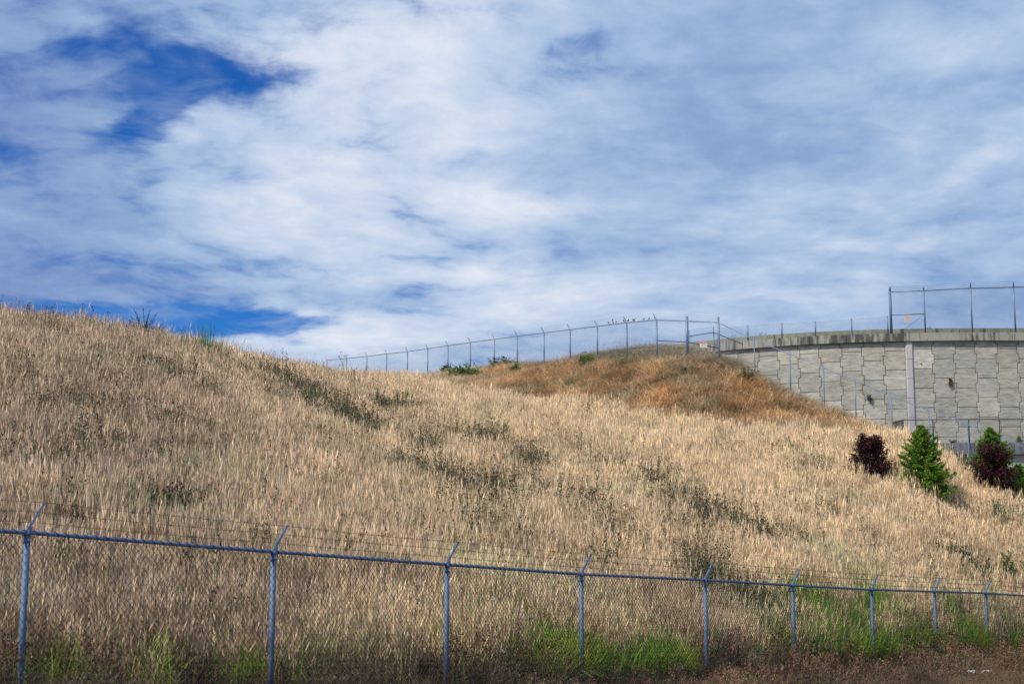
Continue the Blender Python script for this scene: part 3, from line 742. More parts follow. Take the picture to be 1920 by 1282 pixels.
def tuft_field(N=34, r=.20, h=.85, head=True, lean=.10, wsc=1.0):
    rr = r*np.sqrt(rng.random(N)); a = rng.uniform(0, 6.28, N); base = np.stack([rr*np.cos(a), rr*np.sin(a), np.full(N, -.06)], -1)
    la = rng.normal(0, lean, (N, 2)) + np.array([.03, 0]); L = h*rng.uniform(.5, 1.15, N)
    c1 = jitter((.57, .432, .28), N, .28, .03); c0 = c1*np.array([.60, .55, .50])
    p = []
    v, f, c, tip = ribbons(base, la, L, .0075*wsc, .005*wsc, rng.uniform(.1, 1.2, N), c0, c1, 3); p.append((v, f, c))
    if head:
        hl = rng.uniform(.12, .30, N); ax = np.stack([la[:, 0]*1.2, la[:, 1]*1.2, np.ones(N)], -1)
        hc = jitter((.73, .58, .395), N, .24, .03); ctr = tip+ax*hl[:, None]*.35
        p.append(cards(ctr, hl, .0105*wsc, ax, hc)); p.append(cards(ctr+rng.normal(0, .006, (N, 3)), hl*.8, .013*wsc, ax+rng.normal(0, .06, (N, 3)), hc*.9))
    # low leaves
    K = N; b2 = base[rng.integers(0, N, K)]; l2 = rng.normal(0, .4, (K, 2)); cc = jitter((.40, .29, .18), K, .25, .06)
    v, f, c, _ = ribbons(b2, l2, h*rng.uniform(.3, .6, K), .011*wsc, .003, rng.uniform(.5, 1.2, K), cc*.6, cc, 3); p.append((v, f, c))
    return join(p)
def tuft_mat(N=70, r=.30, h=.5, col=(.66, .45, .265), lean=.8, w=.012, light=0, up=False):
    rr = r*np.sqrt(rng.random(N)); a = rng.uniform(0, 6.28, N); base = np.stack([rr*np.cos(a), rr*np.sin(a), np.full(N, -.05)], -1)
    l2 = rng.normal(0, lean, (N, 2)); cc = jitter(col, N, .25, .08)
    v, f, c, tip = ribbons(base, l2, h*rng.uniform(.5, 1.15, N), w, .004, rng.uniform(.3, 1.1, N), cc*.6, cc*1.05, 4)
    return join([(v, f, c)])
def weed_tuft(col=(.10, .105, .055), N=9, h=.8, leaf=.07, spread=.22, nleaf=20, headcol=(.07, .055, .035), w=.4, headn=10):
    rr = spread*np.sqrt(rng.random(N)); a = rng.uniform(0, 6.28, N); base = np.stack([rr*np.cos(a), rr*np.sin(a), np.full(N, -.03)], -1)
    l2 = rng.normal(0, .28, (N, 2)); L = h*rng.uniform(.6, 1.1, N); cc = jitter(col, N, .15, .05)
    v, f, c, tip = ribbons(base, l2, L, .012, .006, np.full(N, .1), cc*.8, cc, 3); p = [(v, f, c)]
    for k in range(N):
        fz = rng.uniform(.12, .95, nleaf); b0 = base[k]; tp_ = tip[k]; ctr = b0+(tp_-b0)*fz[:, None]
        aa = rng.uniform(0, 6.28, nleaf); ax = np.stack([np.cos(aa), np.sin(aa), rng.uniform(.1, 1.0, nleaf)], -1); ll = leaf*rng.uniform(.6, 1.3, nleaf)*(1.1-.5*fz)
        p.append(cards(ctr+ax*ll[:, None]*.5, ll, ll*w, ax, jitter(col, nleaf, .25, .08)))
        if headn:
            ctr = tp_+rng.normal(0, .02, (headn, 3))*np.array([1, 1, 3.5]); ax = rng.normal(0, .5, (headn, 3))+np.array([0, 0, 1])
            p.append(cards(ctr, .05, .022, ax, jitter(headcol, headn, .2, .05)))
    return join(p)

def scatter(name, protos, P3, yaw, scl, idx, tint, label, cat, m_, tilt=None):
    lib = bpy.data.collections.new(name + '_tufts')
    for k, (v, f, c) in enumerate(protos):
        o = bpy.data.objects.new('%s_tuft_%02d' % (name, k), np_mesh(name + '_tuft', v, f, m_, c)); lib.objects.link(o)
    me = bpy.data.meshes.new(name); me.vertices.add(len(P3)); me.vertices.foreach_set('co', P3.astype(np.float32).ravel())
    rot = np.zeros((len(P3), 3), np.float32); rot[:, 2] = yaw
    if tilt is not None: rot[:, :2] = tilt
    def attr(nm, ty, key, arr):
        a = me.attributes.new(nm, ty, 'POINT'); a.data.foreach_set(key, np.ascontiguousarray(arr).ravel())
    attr('rot', 'FLOAT_VECTOR', 'vector', rot)
    s3 = scl if scl.ndim == 2 else np.repeat(scl[:, None], 3, 1)
    attr('scl', 'FLOAT_VECTOR', 'vector', s3.astype(np.float32)); attr('idx', 'INT', 'value', idx.astype(np.int32))
    attr('tint', 'FLOAT_COLOR', 'color', np.concatenate([tint, np.ones((len(tint), 1))], 1).astype(np.float32))
    o = bpy.data.objects.new(name, me); COL.objects.link(o)
    ng = bpy.data.node_groups.new(name + '_scatter', 'GeometryNodeTree')
    ng.interface.new_socket('Geometry', in_out='INPUT', socket_type='NodeSocketGeometry'); ng.interface.new_socket('Geometry', in_out='OUTPUT', socket_type='NodeSocketGeometry')
    N_ = ng.nodes; Lk = ng.links; gi = N_.new('NodeGroupInput'); go = N_.new('NodeGroupOutput')
    ci = N_.new('GeometryNodeCollectionInfo'); ci.inputs[0].default_value = lib; ci.inputs['Separate Children'].default_value = True; ci.inputs['Reset Children'].default_value = True
    iop = N_.new('GeometryNodeInstanceOnPoints'); mp = N_.new('GeometryNodeMeshToPoints')
    def na(nm, ty):
        x = N_.new('GeometryNodeInputNamedAttribute'); x.data_type = ty; x.inputs['Name'].default_value = nm
        return [s_ for s_ in x.outputs if s_.enabled][0]
    Lk.new(gi.outputs[0], mp.inputs['Mesh']); Lk.new(mp.outputs[0], iop.inputs['Points']); Lk.new(ci.outputs[0], iop.inputs['Instance'])
    iop.inputs['Pick Instance'].default_value = True
    Lk.new(na('idx', 'INT'), iop.inputs['Instance Index'])
    er = N_.new('FunctionNodeEulerToRotation'); Lk.new(na('rot', 'FLOAT_VECTOR'), er.inputs[0]); Lk.new(er.outputs[0], iop.inputs['Rotation'])
    Lk.new(na('scl', 'FLOAT_VECTOR'), iop.inputs['Scale']); Lk.new(iop.outputs[0], go.inputs[0])
    md = o.modifiers.new('scatter', 'NODES'); md.node_group = ng
    tag(o, label, cat, kind='stuff')
    return o
# smooth random fields over the land
def field(x, y, seed, wl):
    r_ = np.random.default_rng(seed); s_ = 0
    for k in range(9):
        a = r_.uniform(0, math.pi); w = wl*r_.uniform(.6, 1.7); s_ = s_+np.sin((x*math.cos(a)+y*math.sin(a))*2*math.pi/w+r_.uniform(0, 6.28))
    return s_/3.0
def sample(n_, ymin, ymax, tmin=-.36, tmax=.36):
    y = np.sqrt(rng.uniform(ymin**2, ymax**2, n_)); t = rng.uniform(tmin, tmax, n_); return t*y, y
def lines_at(t): return (np.interp(t, nb[0], nb[1]), np.interp(t, lC[0], lC[1]), np.maximum(np.interp(t, lF[0], lF[1]), np.interp(t, lC[0], lC[1])+3), np.interp(t, lG[0], lG[1]))
# patches of dark weeds: photo points turned into places on the slope
patches = []
for u, v, ru, rv, k in [(540, 745, 55, 45, 1), (590, 770, 50, 40, 1), (650, 805, 55, 35, 1.2), (740, 785, 60, 35, 1), (680, 830, 40, 25, .8), (340, 750, 60, 30, .7), (760, 905, 45, 35, 1), (820, 935, 50, 40, 1), (880, 965, 50, 40, 1),
                        (930, 1000, 70, 50, .9), (940, 960, 60, 40, .9), (1010, 915, 45, 30, .9), (1140, 905, 40, 20, .7), (1095, 990, 60, 45, .8), (1220, 935, 45, 25, 1), (1300, 990, 70, 40, 1), (1390, 1030, 50, 40, .7), (930, 855, 50, 30, .8), (850, 830, 60, 20, .5), (1390, 870, 45, 15, .6),
                        (1370, 1150, 90, 35, 1), (170, 880, 50, 40, .6), (290, 830, 70, 30, .5), (310, 1010, 35, 55, 1.2), (450, 890, 60, 30, .5), (90, 940, 70, 50, .5), (600, 960, 70, 30, .35), (850, 1090, 45, 40, .7), (420, 660, 80, 14, .4), (1500, 980, 60, 30, .4), (1160, 1060, 60, 40, .5), (700, 1090, 90, 40, .3),
                        (180, 650, 50, 18, .5), (1830, 1095, 40, 15, .9), (560, 790, 60, 30, .5), (700, 850, 50, 40, .6), (800, 870, 60, 30, .45), (900, 1040, 60, 30, .6), (980, 880, 40, 50, .5), (1250, 960, 60, 30, .6), (1330, 1040, 60, 30, .6), (230, 770, 60, 40, .4), (60, 800, 70, 50, .4), (520, 1040, 60, 40, .4), (130, 1010, 60, 40, .5), (250, 900, 90, 50, .35), (400, 760, 50, 30, .5), (1550, 900, 30, 15, .4), (1460, 1060, 50, 20, .5), (60, 1120, 60, 40, .5), (1100, 1110, 80, 30, .4), (1340, 1140, 70, 50, .8)]:
    p = hit(u, v+16); patches.append((p.x, p.y, ru/F*p.y, max(.8, rv/F*p.y*2.6), k))
def patch_w(x, y):
    s_ = 0
    for px, py, rx, ry, k in patches: s_ = s_ + k*np.exp(-(((x-px)/rx)**2+((y-py)/ry)**2))
    return s_

gl = []
for u, v, ru, rv, k in [(820, 1240, 38, 15, .9), (1000, 1240, 140, 24, .85), (1090, 1225, 30, 24, .45), (1190, 1236, 80, 23, 1.0), (1480, 1202, 58, 17, .85), (1570, 1207, 125, 18, 1.15), (1690, 1212, 110, 18, 1.2), (1805, 1217, 50, 18, 1.3), (1885, 1200, 22, 26, .45),
                        (300, 1276, 100, 14, .10), (470, 1266, 90, 13, .08), (120, 1286, 80, 10, .06), (640, 1262, 60, 10, .05), (930, 1190, 70, 25, .35), (1420, 1215, 50, 20, .35)]:
    p = hit(u, v+10, 14); gl.append((p.x, p.y, ru/F*p.y, max(1.1, rv/F*p.y*5.5), k))
def green_w(x, y):
    s_ = 0
    for px, py, rx, ry, k in gl: s_ = s_+k*np.exp(-(((x-px)/rx)**2+((y-py)/ry)**2)**1.5)
    return np.clip(s_, 0, 1)
# --- tall pale grass of the slope
x, y = sample(150000, 15, 100); t = x/y; yb, yc, yf, yq = lines_at(t)
inf = (y > yb+.5) & (y < yc+np.where(t < -.06, 9, 1.0+np.clip(.9*field(x, y, 81, 4)+rng.normal(0, .7, len(x)), -1.5, 3)))
d_ = rng.random(len(x)) < np.clip(1.25 - (y-40)/70, .5, 1)
pw = patch_w(x, y); keepm = rng.random(len(x)) > np.clip(pw*.7, 0, .75)
f4 = field(x, y*.6, 71, 1.3); f5 = field(x, y*.8, 72, 4.5)
keepm &= ~((f4+.45*f5 > .85-.35*smooth01((-.02-t)/.2)) & (rng.random(len(x)) < .68)) & (rng.random(len(x)) > green_w(x, y)*.8)
clear = (y > yb+.9) | (rng.random(len(x)) < .25)
mk = inf & d_ & keepm & clear; x, y, t = x[mk], y[mk], t[mk]; yb, yc = yb[mk], yc[mk]
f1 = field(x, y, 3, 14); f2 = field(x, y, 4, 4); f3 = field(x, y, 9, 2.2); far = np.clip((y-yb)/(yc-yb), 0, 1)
left = smooth01((-.02-t)/.22)  # left side: cloud shading painted into the tint, besides a browner grass mix
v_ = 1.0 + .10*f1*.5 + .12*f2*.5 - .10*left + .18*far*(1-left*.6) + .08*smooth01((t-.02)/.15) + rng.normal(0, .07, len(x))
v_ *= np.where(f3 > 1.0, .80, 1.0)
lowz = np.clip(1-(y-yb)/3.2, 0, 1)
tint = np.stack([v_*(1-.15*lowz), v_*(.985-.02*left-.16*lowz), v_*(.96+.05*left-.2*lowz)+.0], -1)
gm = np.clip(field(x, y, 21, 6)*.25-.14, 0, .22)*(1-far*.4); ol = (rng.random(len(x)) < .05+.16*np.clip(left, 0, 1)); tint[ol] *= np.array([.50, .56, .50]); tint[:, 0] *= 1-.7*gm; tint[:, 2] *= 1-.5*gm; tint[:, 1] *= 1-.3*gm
P3 = np.stack([x, y, ground(x, y)], -1); hs_ = (1.0+.10*f1*.6+.10*f3*.6+rng.normal(0, .12, len(x)))
hs_ = np.clip(hs_*np.where(rng.random(len(x)) < .06, 1.35, 1), .55, 1.5); sc3 = np.stack([np.ones(len(x))*1.15, np.ones(len(x))*1.15, hs_*.86], -1)
near_protos = [tuft_field(h=rng.uniform(.75, .95)) for _ in range(9)]
far_protos = [tuft_field(N=34, r=.26, h=rng.uniform(.7, .9), wsc=1.1) for _ in range(7)]
idx = np.where(y < 42, rng.integers(0, 9, len(x)), rng.integers(9, 16, len(x)))
print('field tufts', len(x))
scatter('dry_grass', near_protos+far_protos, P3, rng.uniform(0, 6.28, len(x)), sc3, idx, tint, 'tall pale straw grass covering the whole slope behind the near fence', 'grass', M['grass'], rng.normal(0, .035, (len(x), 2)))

# --- matted rusty grass of the mound
x, y = sample(60000, 52, 128, -.14, .40); t = x/y; yb, yc, yf, yq = lines_at(t)
inm = (y > yc+.3+.7*field(x, y, 82, 4)+rng.normal(0, .5, len(x))) & (y < yq+4) & ~((t < -.02) & (y < yc+6) & (y < yf-2)) & (rng.random(len(x)) < np.where(y > 100, .6, .95))
x, y, t, yc, yf = x[inm], y[inm], t[inm], yc[inm], yf[inm]
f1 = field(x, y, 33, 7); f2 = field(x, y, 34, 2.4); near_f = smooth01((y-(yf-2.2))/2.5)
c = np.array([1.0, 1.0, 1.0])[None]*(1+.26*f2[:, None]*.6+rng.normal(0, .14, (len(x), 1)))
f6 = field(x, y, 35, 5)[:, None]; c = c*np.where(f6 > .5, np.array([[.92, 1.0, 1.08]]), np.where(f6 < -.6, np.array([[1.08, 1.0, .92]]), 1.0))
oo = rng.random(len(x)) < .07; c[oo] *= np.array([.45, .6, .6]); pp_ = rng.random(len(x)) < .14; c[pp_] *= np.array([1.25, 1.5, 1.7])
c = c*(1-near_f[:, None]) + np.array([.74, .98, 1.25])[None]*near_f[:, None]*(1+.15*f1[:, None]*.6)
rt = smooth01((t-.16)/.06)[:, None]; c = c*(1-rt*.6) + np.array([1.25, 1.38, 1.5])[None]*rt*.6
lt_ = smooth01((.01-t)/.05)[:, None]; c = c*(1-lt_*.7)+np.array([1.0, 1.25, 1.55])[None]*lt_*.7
P3 = np.stack([x, y, ground(x, y)-.02], -1)
s_ = np.clip(1+.30*f2*.6+rng.normal(0, .12, len(x)), .5, 1.8)
mp_ = [tuft_mat(h=.55) for _ in range(8)]
print('mound tufts', len(x))
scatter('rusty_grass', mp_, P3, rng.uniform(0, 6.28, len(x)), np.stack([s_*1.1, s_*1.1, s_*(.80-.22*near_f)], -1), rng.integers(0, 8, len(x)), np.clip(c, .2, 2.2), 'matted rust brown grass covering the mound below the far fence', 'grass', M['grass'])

# --- fine feathery grass standing above the skyline
x, y = sample(22000, 40, 100, -.34, .12); t = x/y; yb, yc, yf, yq = lines_at(t)
mk = (np.abs(y-yc-.5) < np.where(t < -.06, 3.0, .8)) & (t < -.04) | ((t > -.03) & (np.abs(y-yq) < 2.5))
mk &= rng.random(len(x)) < np.where(t < -.06, .30, .22)
x, y, t = x[mk], y[mk], t[mk]
pp = [tuft_field(N=5, r=.25, h=1.15, lean=.35, wsc=.8) for _ in range(6)]
k_ = np.where(t > -.03, .55, 1.0)*rng.uniform(.8, 1.25, len(x))
scatter('feathery_grass', pp, np.stack([x, y, ground(x, y)], -1), rng.uniform(0, 6.28, len(x)), np.stack([np.ones(len(x)), np.ones(len(x)), k_], -1), rng.integers(0, 6, len(x)), np.tile([1.0, .82, .85], (len(x), 1))*rng.uniform(.8, 1.1, (len(x), 1)), 'feathery seed stalks standing against the sky along the hill crest', 'grass', M['grass'])

# --- dark weeds in patches
wp = [weed_tuft(col=cc, h=hh, leaf=.085, w=.28, headcol=(.11, .09, .065), headn=7) for cc, hh in (((.105, .14, .065), .85), ((.09, .135, .06), .7), ((.12, .145, .07), .95), ((.10, .18, .05), .65), ((.11, .125, .07), .8))]
x, y = sample(90000, 18, 84, -.34, .34); pw = patch_w(x, y); yb, yc, yf, yq = lines_at(x/y)
mk = (y > yb+1) & (y < yc+1.5) & (rng.random(len(x)) < np.clip(pw, 0, 1.1)**1.25*.42 + .009)
x, y = x[mk], y[mk]; v_ = rng.uniform(.75, 1.35, len(x))
scatter('dark_weeds', wp, np.stack([x, y, ground(x, y)], -1), rng.uniform(0, 6.28, len(x)), rng.uniform(1.0, 1.45, len(x)), rng.integers(0, 5, len(x)), np.stack([v_, v_, v_], -1), 'patches of dark olive seeding weeds scattered through the pale grass', 'weeds', M['weed'])
print('weeds', len(x))

# --- lush green grass behind the near fence
gp = [tuft_mat(N=80, r=.22, h=.62, col=(.20, .33, .055), lean=.33, w=.009) for _ in range(5)]
x, y = sample(160000, 16, 55, -.34, .36); yb = lines_at(x/y)[0]; s_ = 0; tq = x/y
for px, py, rx, ry, k in gl: s_ = s_+k*np.exp(-(((x-px)/rx)**2+((y-py)/ry)**2)**1.5)
mk = (y > yb+.25) & (rng.random(len(x)) < np.clip(s_, 0, 1)*.5); x, y, tq = x[mk], y[mk], tq[mk]
f1 = field(x, y, 50, 3.); v_ = np.clip(1+.25*f1*.6+rng.normal(0, .12, len(x)), .5, 1.6)
print('green', len(x))
scatter('green_grass', gp, np.stack([x, y, ground(x, y)], -1), rng.uniform(0, 6.28, len(x)), rng.uniform(.8, 1.4, len(x))*np.interp(tq, [0, .09, .15], [.95, .9, 1.08]), rng.integers(0, 5, len(x)), np.stack([v_*(1+.25*(f1 > .4)), v_, v_*.9], -1), 'lush bright green grass clumps growing behind the near fence', 'grass', M['weed'])

# --- low brown weeds along the foot of the near fence
dp = [weed_tuft(col=(.17, .145, .105), N=11, h=.5, leaf=.09, spread=.28, nleaf=10, headcol=(.20, .15, .10), headn=8, w=.13) for _ in range(3)]
dp += [weed_tuft(col=(.10, .14, .055), N=9, h=.42, leaf=.10, spread=.25, nleaf=12, headcol=(.24, .19, .12), headn=6, w=.16) for _ in range(2)]
dp += [tuft_mat(N=90, r=.3, h=.5, col=(.24, .185, .135), lean=.6, w=.007) for _ in range(3)]
dp += [weed_tuft(col=(.17, .13, .09), N=8, h=.65, leaf=.08, spread=.22, nleaf=8, headcol=(.22, .14, .095), headn=16, w=.14) for _ in range(2)]
x, y = sample(120000, 8, 58, -.36, .37); t = x/y; yb = lines_at(t)[0]
dd = y-yb; mk = (dd > -9) & (dd < 3.2) & (rng.random(len(x)) < np.where(dd < 0, .5, .42*np.clip(1-dd/3.4, 0, 1)))
x, y, dd, t = x[mk], y[mk], dd[mk], t[mk]; f1 = field(x, y, 61, 3); v_ = np.clip(.82+.22*f1*.6+rng.normal(0, .14, len(x)), .4, 1.5)
ii_ = np.where(rng.random(len(x)) < .45, rng.integers(5, 8, len(x)), rng.integers(0, 10, len(x))); s_ = rng.uniform(.5, 1.25, len(x))*(1+.3*np.clip(f1, -1, 1)*.8)*np.where(dd < -.2, np.where(dd < -4, .45, np.interp(t, [-.1, .08, .2], [.35, .5, .85])), np.interp(t, [-.1, .1], [.75, 1.0]))
print('verge weeds', len(x))
scatter('dry_weeds', dp, np.stack([x, y, ground(x, y)-.02], -1), rng.uniform(0, 6.28, len(x)), s_, ii_, np.stack([v_, v_*.97, v_*.95], -1), 'low brown and reddish dry weeds along the foot of the near fence', 'weeds', M['weed'])

# ------------------------------------------------------------------ individual plants and trees
def leafobj(name, parts, parent=None, m_='leaf', lib=None):
    v, f, c = join(parts); off = parent_world(parent) if parent else Vector((0, 0, 0))
    o = bpy.data.objects.new(name, np_mesh(name, v-np.array(off)[None], f, M[m_], c)); COL.objects.link(o)
    if parent: o.parent = parent
    return o
def red_tree(p, H, Wd, label, seed, n_l=3400, group=None):
    global rng; rng = np.random.default_rng(seed); random.seed(seed)
    t_ = thing('red_leaf_tree', label, 'tree', tuple(p), group)
    q = MB(); q.tube([p-Vector((0, 0, .1)), p+Vector((.01, 0, H*.25)), p+Vector((.0, .01, H*.55)), p+Vector((.01, 0, H*.9))], [.035, .03, .02, .008], 8)
    ends = []
    for k in range(80):
        f = .17+.79*rng.random()**.85; a = rng.uniform(0, 6.28)
        prof = np.interp(f, [.08, .2, .28, .38, .52, .68, .88, 1.0], [.08, .26, .72, 1.0, .96, .80, .60, .22])*Wd/2
        b0 = p+Vector((0, 0, H*max(.1, f-.2))); e0 = p+Vector((math.cos(a)*prof*rng.uniform(.6, .95), math.sin(a)*prof*rng.uniform(.6, .95), H*f)); m0 = b0.lerp(e0, .5)+Vector((0, 0, -.04))
        q.tube([b0, m0, e0], [.012, .008, .004], 5); ends.append((b0, m0, e0))
    q.build('trunk', M['bark'], t_, True)
    parts = []
    for b0, m0, e0 in ends:
        K = n_l//80; f = rng.uniform(.35, 1.12, K)[:, None]; c = np.array(b0)[None]*(1-f)+np.array(e0)[None]*f + rng.normal(0, .05*Wd, (K, 3))*np.array([1, 1, .8])
        ax = rng.normal(0, .7, (K, 3)) + (np.array(e0-b0)/max((e0-b0).length, .01))*1.2; ax[:, 2] -= .5
        cc = jitter((.045, .013, .016), K, .35, .1); parts.append(cards(c, rng.uniform(.07, .12, K), rng.uniform(.035, .055, K), ax, cc))
    leafobj('crown', parts, t_)
    return t_
def conifer(p, H, Wd, label, seed, nb_=150, group=None):
    global rng; rng = np.random.default_rng(seed); random.seed(seed)
    t_ = thing('conifer', label, 'tree', tuple(p), group)
    lean = Vector((-.02*H, 0, H))
    q = MB(); q.tube([p-Vector((0, 0, .1)), p+lean*.5, p+lean*.97], [.05, .03, .006], 8)
    parts = []
    for k in range(nb_):
        f = (k+.5)/nb_; f = f**1.15; a = k*2.399+rng.uniform(-.4, .4)
        R_ = (1+.13*math.sin(a*2+f*9+seed))*np.interp(f, [0, .08, .2, .4, .6, .8, .93, 1], [.80, 1.0, 1.02, .84, .60, .34, .14, .03])*Wd/2*rng.uniform(.6, 1.15)
        b0 = p+lean*(f*.96+.01); d = Vector((math.cos(a), math.sin(a), rng.uniform(.1, .4)+f*.5)); e0 = b0+Vector((d.x*R_, d.y*R_, d.z*R_*.8))
        q.tube([b0, b0.lerp(e0, .5)-Vector((0, 0, R_*.08)), e0], [.012, .008, .003], 4)
        # sprays: side twigs in a flattish fan
        ns = int(6+R_*16)
        for j in range(ns):
            g = rng.uniform(.2, 1.02); c0 = np.array(b0.lerp(e0, g)); sl = .30*R_*(1.15-g)+.05
            ang = a+rng.choice([-1, 1])*rng.uniform(.2, 1.1); sd2 = np.array([math.cos(ang), math.sin(ang), rng.uniform(-.15, .75)])
            K = 9; ff_ = rng.uniform(.0, 1, K)[:, None]; c = c0[None]+sd2[None]*sl*ff_ + rng.normal(0, .018, (K, 3))
            ax = sd2[None]+rng.normal(0, .45, (K, 3)); base = (.19, .34, .035) if rng.random() < .6 else (.08, .19, .02)
            if rng.random() < .04: base = (.16, .11, .03)
            parts.append(cards(c, rng.uniform(.06, .12, K), rng.uniform(.022, .04, K), ax, jitter(base, K, .22, .08)))
    q.build('trunk', M['bark'], t_, True); leafobj('crown', parts, t_)
    return t_
def px(u, v, p): return None
def place(u, v): return hit(u, v, 14)
def size_px(p, n_): return n_/F*p.y
p = place(1634, 926); red_tree(p, size_px(p, 114), size_px(p, 82), 'small dark red leafed tree standing alone left of the green conifer', 117, 7500)
p = place(1735, 955); conifer(p, size_px(p, 160), size_px(p, 116), 'bright green cone shaped conifer between the two dark red trees', 102, 240)
p = place(1866, 958); p2 = Vector((p.x*(1+1.5/p.y), p.y+1.5, 0)); p2.z = float(ground(p2.x, p2.y)); conifer(p2, size_px(p2, 147), size_px(p2, 114), 'tall green conifer half hidden behind the broad dark red tree', 103, 170)
red_tree(p, size_px(p, 128), size_px(p, 98), 'broad dark red leafed tree in front of the right conifer', 104, 8500)
p = place(1916, 962); conifer(p, size_px(p, 92), size_px(p, 84), 'low dark green conifer cut by the right edge, beside the broad red tree', 105, 90)

def bush(u, v, w, h, col, label, seed, name='shrub', leaf=.09, n_s=16, nl=40, cat='shrub', lean=0, wl=.5, dd=0):
    global rng; rng = np.random.default_rng(seed); random.seed(seed)
    sink = 30 if (209 <= seed <= 215 or 219 <= seed <= 225) else 0
    if 230 <= seed < 240: h *= 1.4
    if 260 <= seed < 280: h *= 1.35; w *= 1.3
    p = hit(u, v+sink, 12, 135); W_, H_ = size_px(p, w), size_px(p, h+sink)
    t_ = thing(name, label, cat, tuple(p)); q = MB(); parts = []
    for k in range(n_s):
        a = rng.uniform(0, 6.28); r_ = rng.random()**.6; e0 = p+Vector((math.cos(a)*W_/2*r_+lean*H_, math.sin(a)*min(W_/2, .8)*r_, H_*math.sqrt(max(.08, 1-r_**2*.8))*rng.uniform(.7, 1.05)))
        b0 = p+Vector((math.cos(a)*W_*.12*r_, 0, -.05)); m0 = b0.lerp(e0, .5)+Vector((rng.normal(0, .04)*H_, 0, H_*.05)); q.tube([b0, m0, e0], [.010, .008, .004], 5)
        f = rng.uniform(.2, 1.05, nl)[:, None]; B0, M0, E0 = map(np.array, (b0, m0, e0)); c = B0*(1-f)**2+2*M0*f*(1-f)+E0*f**2 + rng.normal(0, .05+.03*W_, (nl, 3))
        ax = rng.normal(0, .6, (nl, 3))+np.array([math.cos(a), math.sin(a), .5]); ll = leaf*rng.uniform(.6, 1.3, nl)
        parts.append(cards(c, ll, ll*wl, ax, jitter(col, nl, .28, .08)))
    q.build('stems', M['bark'], t_, True); leafobj('foliage', parts, t_)
    return t_
G1, G2, G3 = (.10, .18, .04), (.09, .115, .05), (.10, .11, .06)
bush(868, 712, 74, 26, G1, 'low green bramble at the left foot of the far fence', 201, leaf=.16, n_s=26, nl=45)
bush(838, 700, 34, 20, G2, 'dull green shrub just left of the low green bramble by the far fence', 202, leaf=.14)
bush(966, 704, 16, 26, G1, 'upright green bush right of a far fence post, between bramble and mound', 203, leaf=.14, n_s=10)
bush(941, 688, 52, 18, G2, 'grey green shrub on the rise behind the far fence', 204, leaf=.14)
bush(1100, 689, 50, 22, G1, 'flat green shrub at the foot of a post on the crest of the rusty mound', 205, leaf=.13, n_s=22)
bush(1398, 724, 50, 28, G2, 'round olive shrub on the right shoulder of the mound below the wall', 206, leaf=.10, n_s=26)
bush(1394, 714, 18, 12, G1, 'small bright green shoot on top of the olive shrub on the mound shoulder', 216, leaf=.08, n_s=8)
bush(1351, 694, 9, 12, (.03, .035, .02), 'tiny dark tuft at the foot of the corner post on the mound', 207, leaf=.08, n_s=8)
bush(1282, 700, 8, 12, (.09, .08, .05), 'tiny grey tuft in the rusty grass below the thick far fence post', 208, leaf=.08, n_s=8)
bush(1890, 1092, 34, 52, (.085, .155, .03), 'leafy bright green bush above the near fence at the right edge', 209, leaf=.11, n_s=16)
bush(1915, 1075, 26, 24, (.10, .14, .05), 'pale green leafy sprig cut by the right edge above the near fence', 210, leaf=.11, n_s=10)
bush(1780, 1052, 78, 34, (.075, .095, .045), 'long dark green creeper in the pale grass below the conifers', 211, leaf=.12, n_s=46, nl=60)
bush(1762, 1040, 16, 40, (.08, .085, .045), 'pointed dark green stem rising from the left end of the long creeper', 212, leaf=.09, n_s=5)
bush(1850, 1078, 46, 24, (.10, .12, .055), 'low green creeper linking the long creeper and the bright leafy bush', 213, leaf=.12, n_s=30, nl=50)
bush(1815, 1100, 24, 30, (.10, .10, .065), 'grey brown weed clump just above the near fence wires at right', 214, leaf=.07, n_s=12)
bush(1800, 885, 84, 34, (.06, .12, .035), 'green scrub on the bank at the left end of the stained ledge', 217, leaf=.12, n_s=36, nl=50)
bush(1748, 858, 70, 22, (.12, .14, .06), 'pale green scrub on the bank under the black railing', 218, leaf=.12, n_s=26, nl=40)
bush(1880, 972, 110, 26, (.15, .18, .09), 'grey green scrub at the foot of the right red tree', 219, leaf=.11, n_s=60, nl=60)
bush(950, 822, 16, 34, (.20, .27, .06), 'yellow green weed standing in the middle of the pale grass', 220, leaf=.07, n_s=7, nl=36)
bush(1037, 840, 8, 18, (.20, .27, .06), 'very small yellow green weed right of the larger yellow green one', 221, leaf=.06, n_s=4, nl=26)
bush(1272, 852, 12, 18, (.14, .20, .06), 'small green weed, left one of a pair in the upper right of the pale grass', 222, leaf=.06, n_s=4, nl=26)
bush(1298, 850, 7, 24, (.17, .27, .05), 'slim green weed, right one of a pair in the upper right of the pale grass', 223, leaf=.06, n_s=3, nl=26)
bush(1434, 812, 30, 10, (.07, .10, .04), 'low dark green leaves just under the rusty mound, left of another tuft', 224, leaf=.09, n_s=8, nl=20)
bush(1482, 824, 22, 10, (.07, .09, .045), 'low dark green leaves just under the rusty mound, right of another tuft', 225, leaf=.09, n_s=8, nl=20)
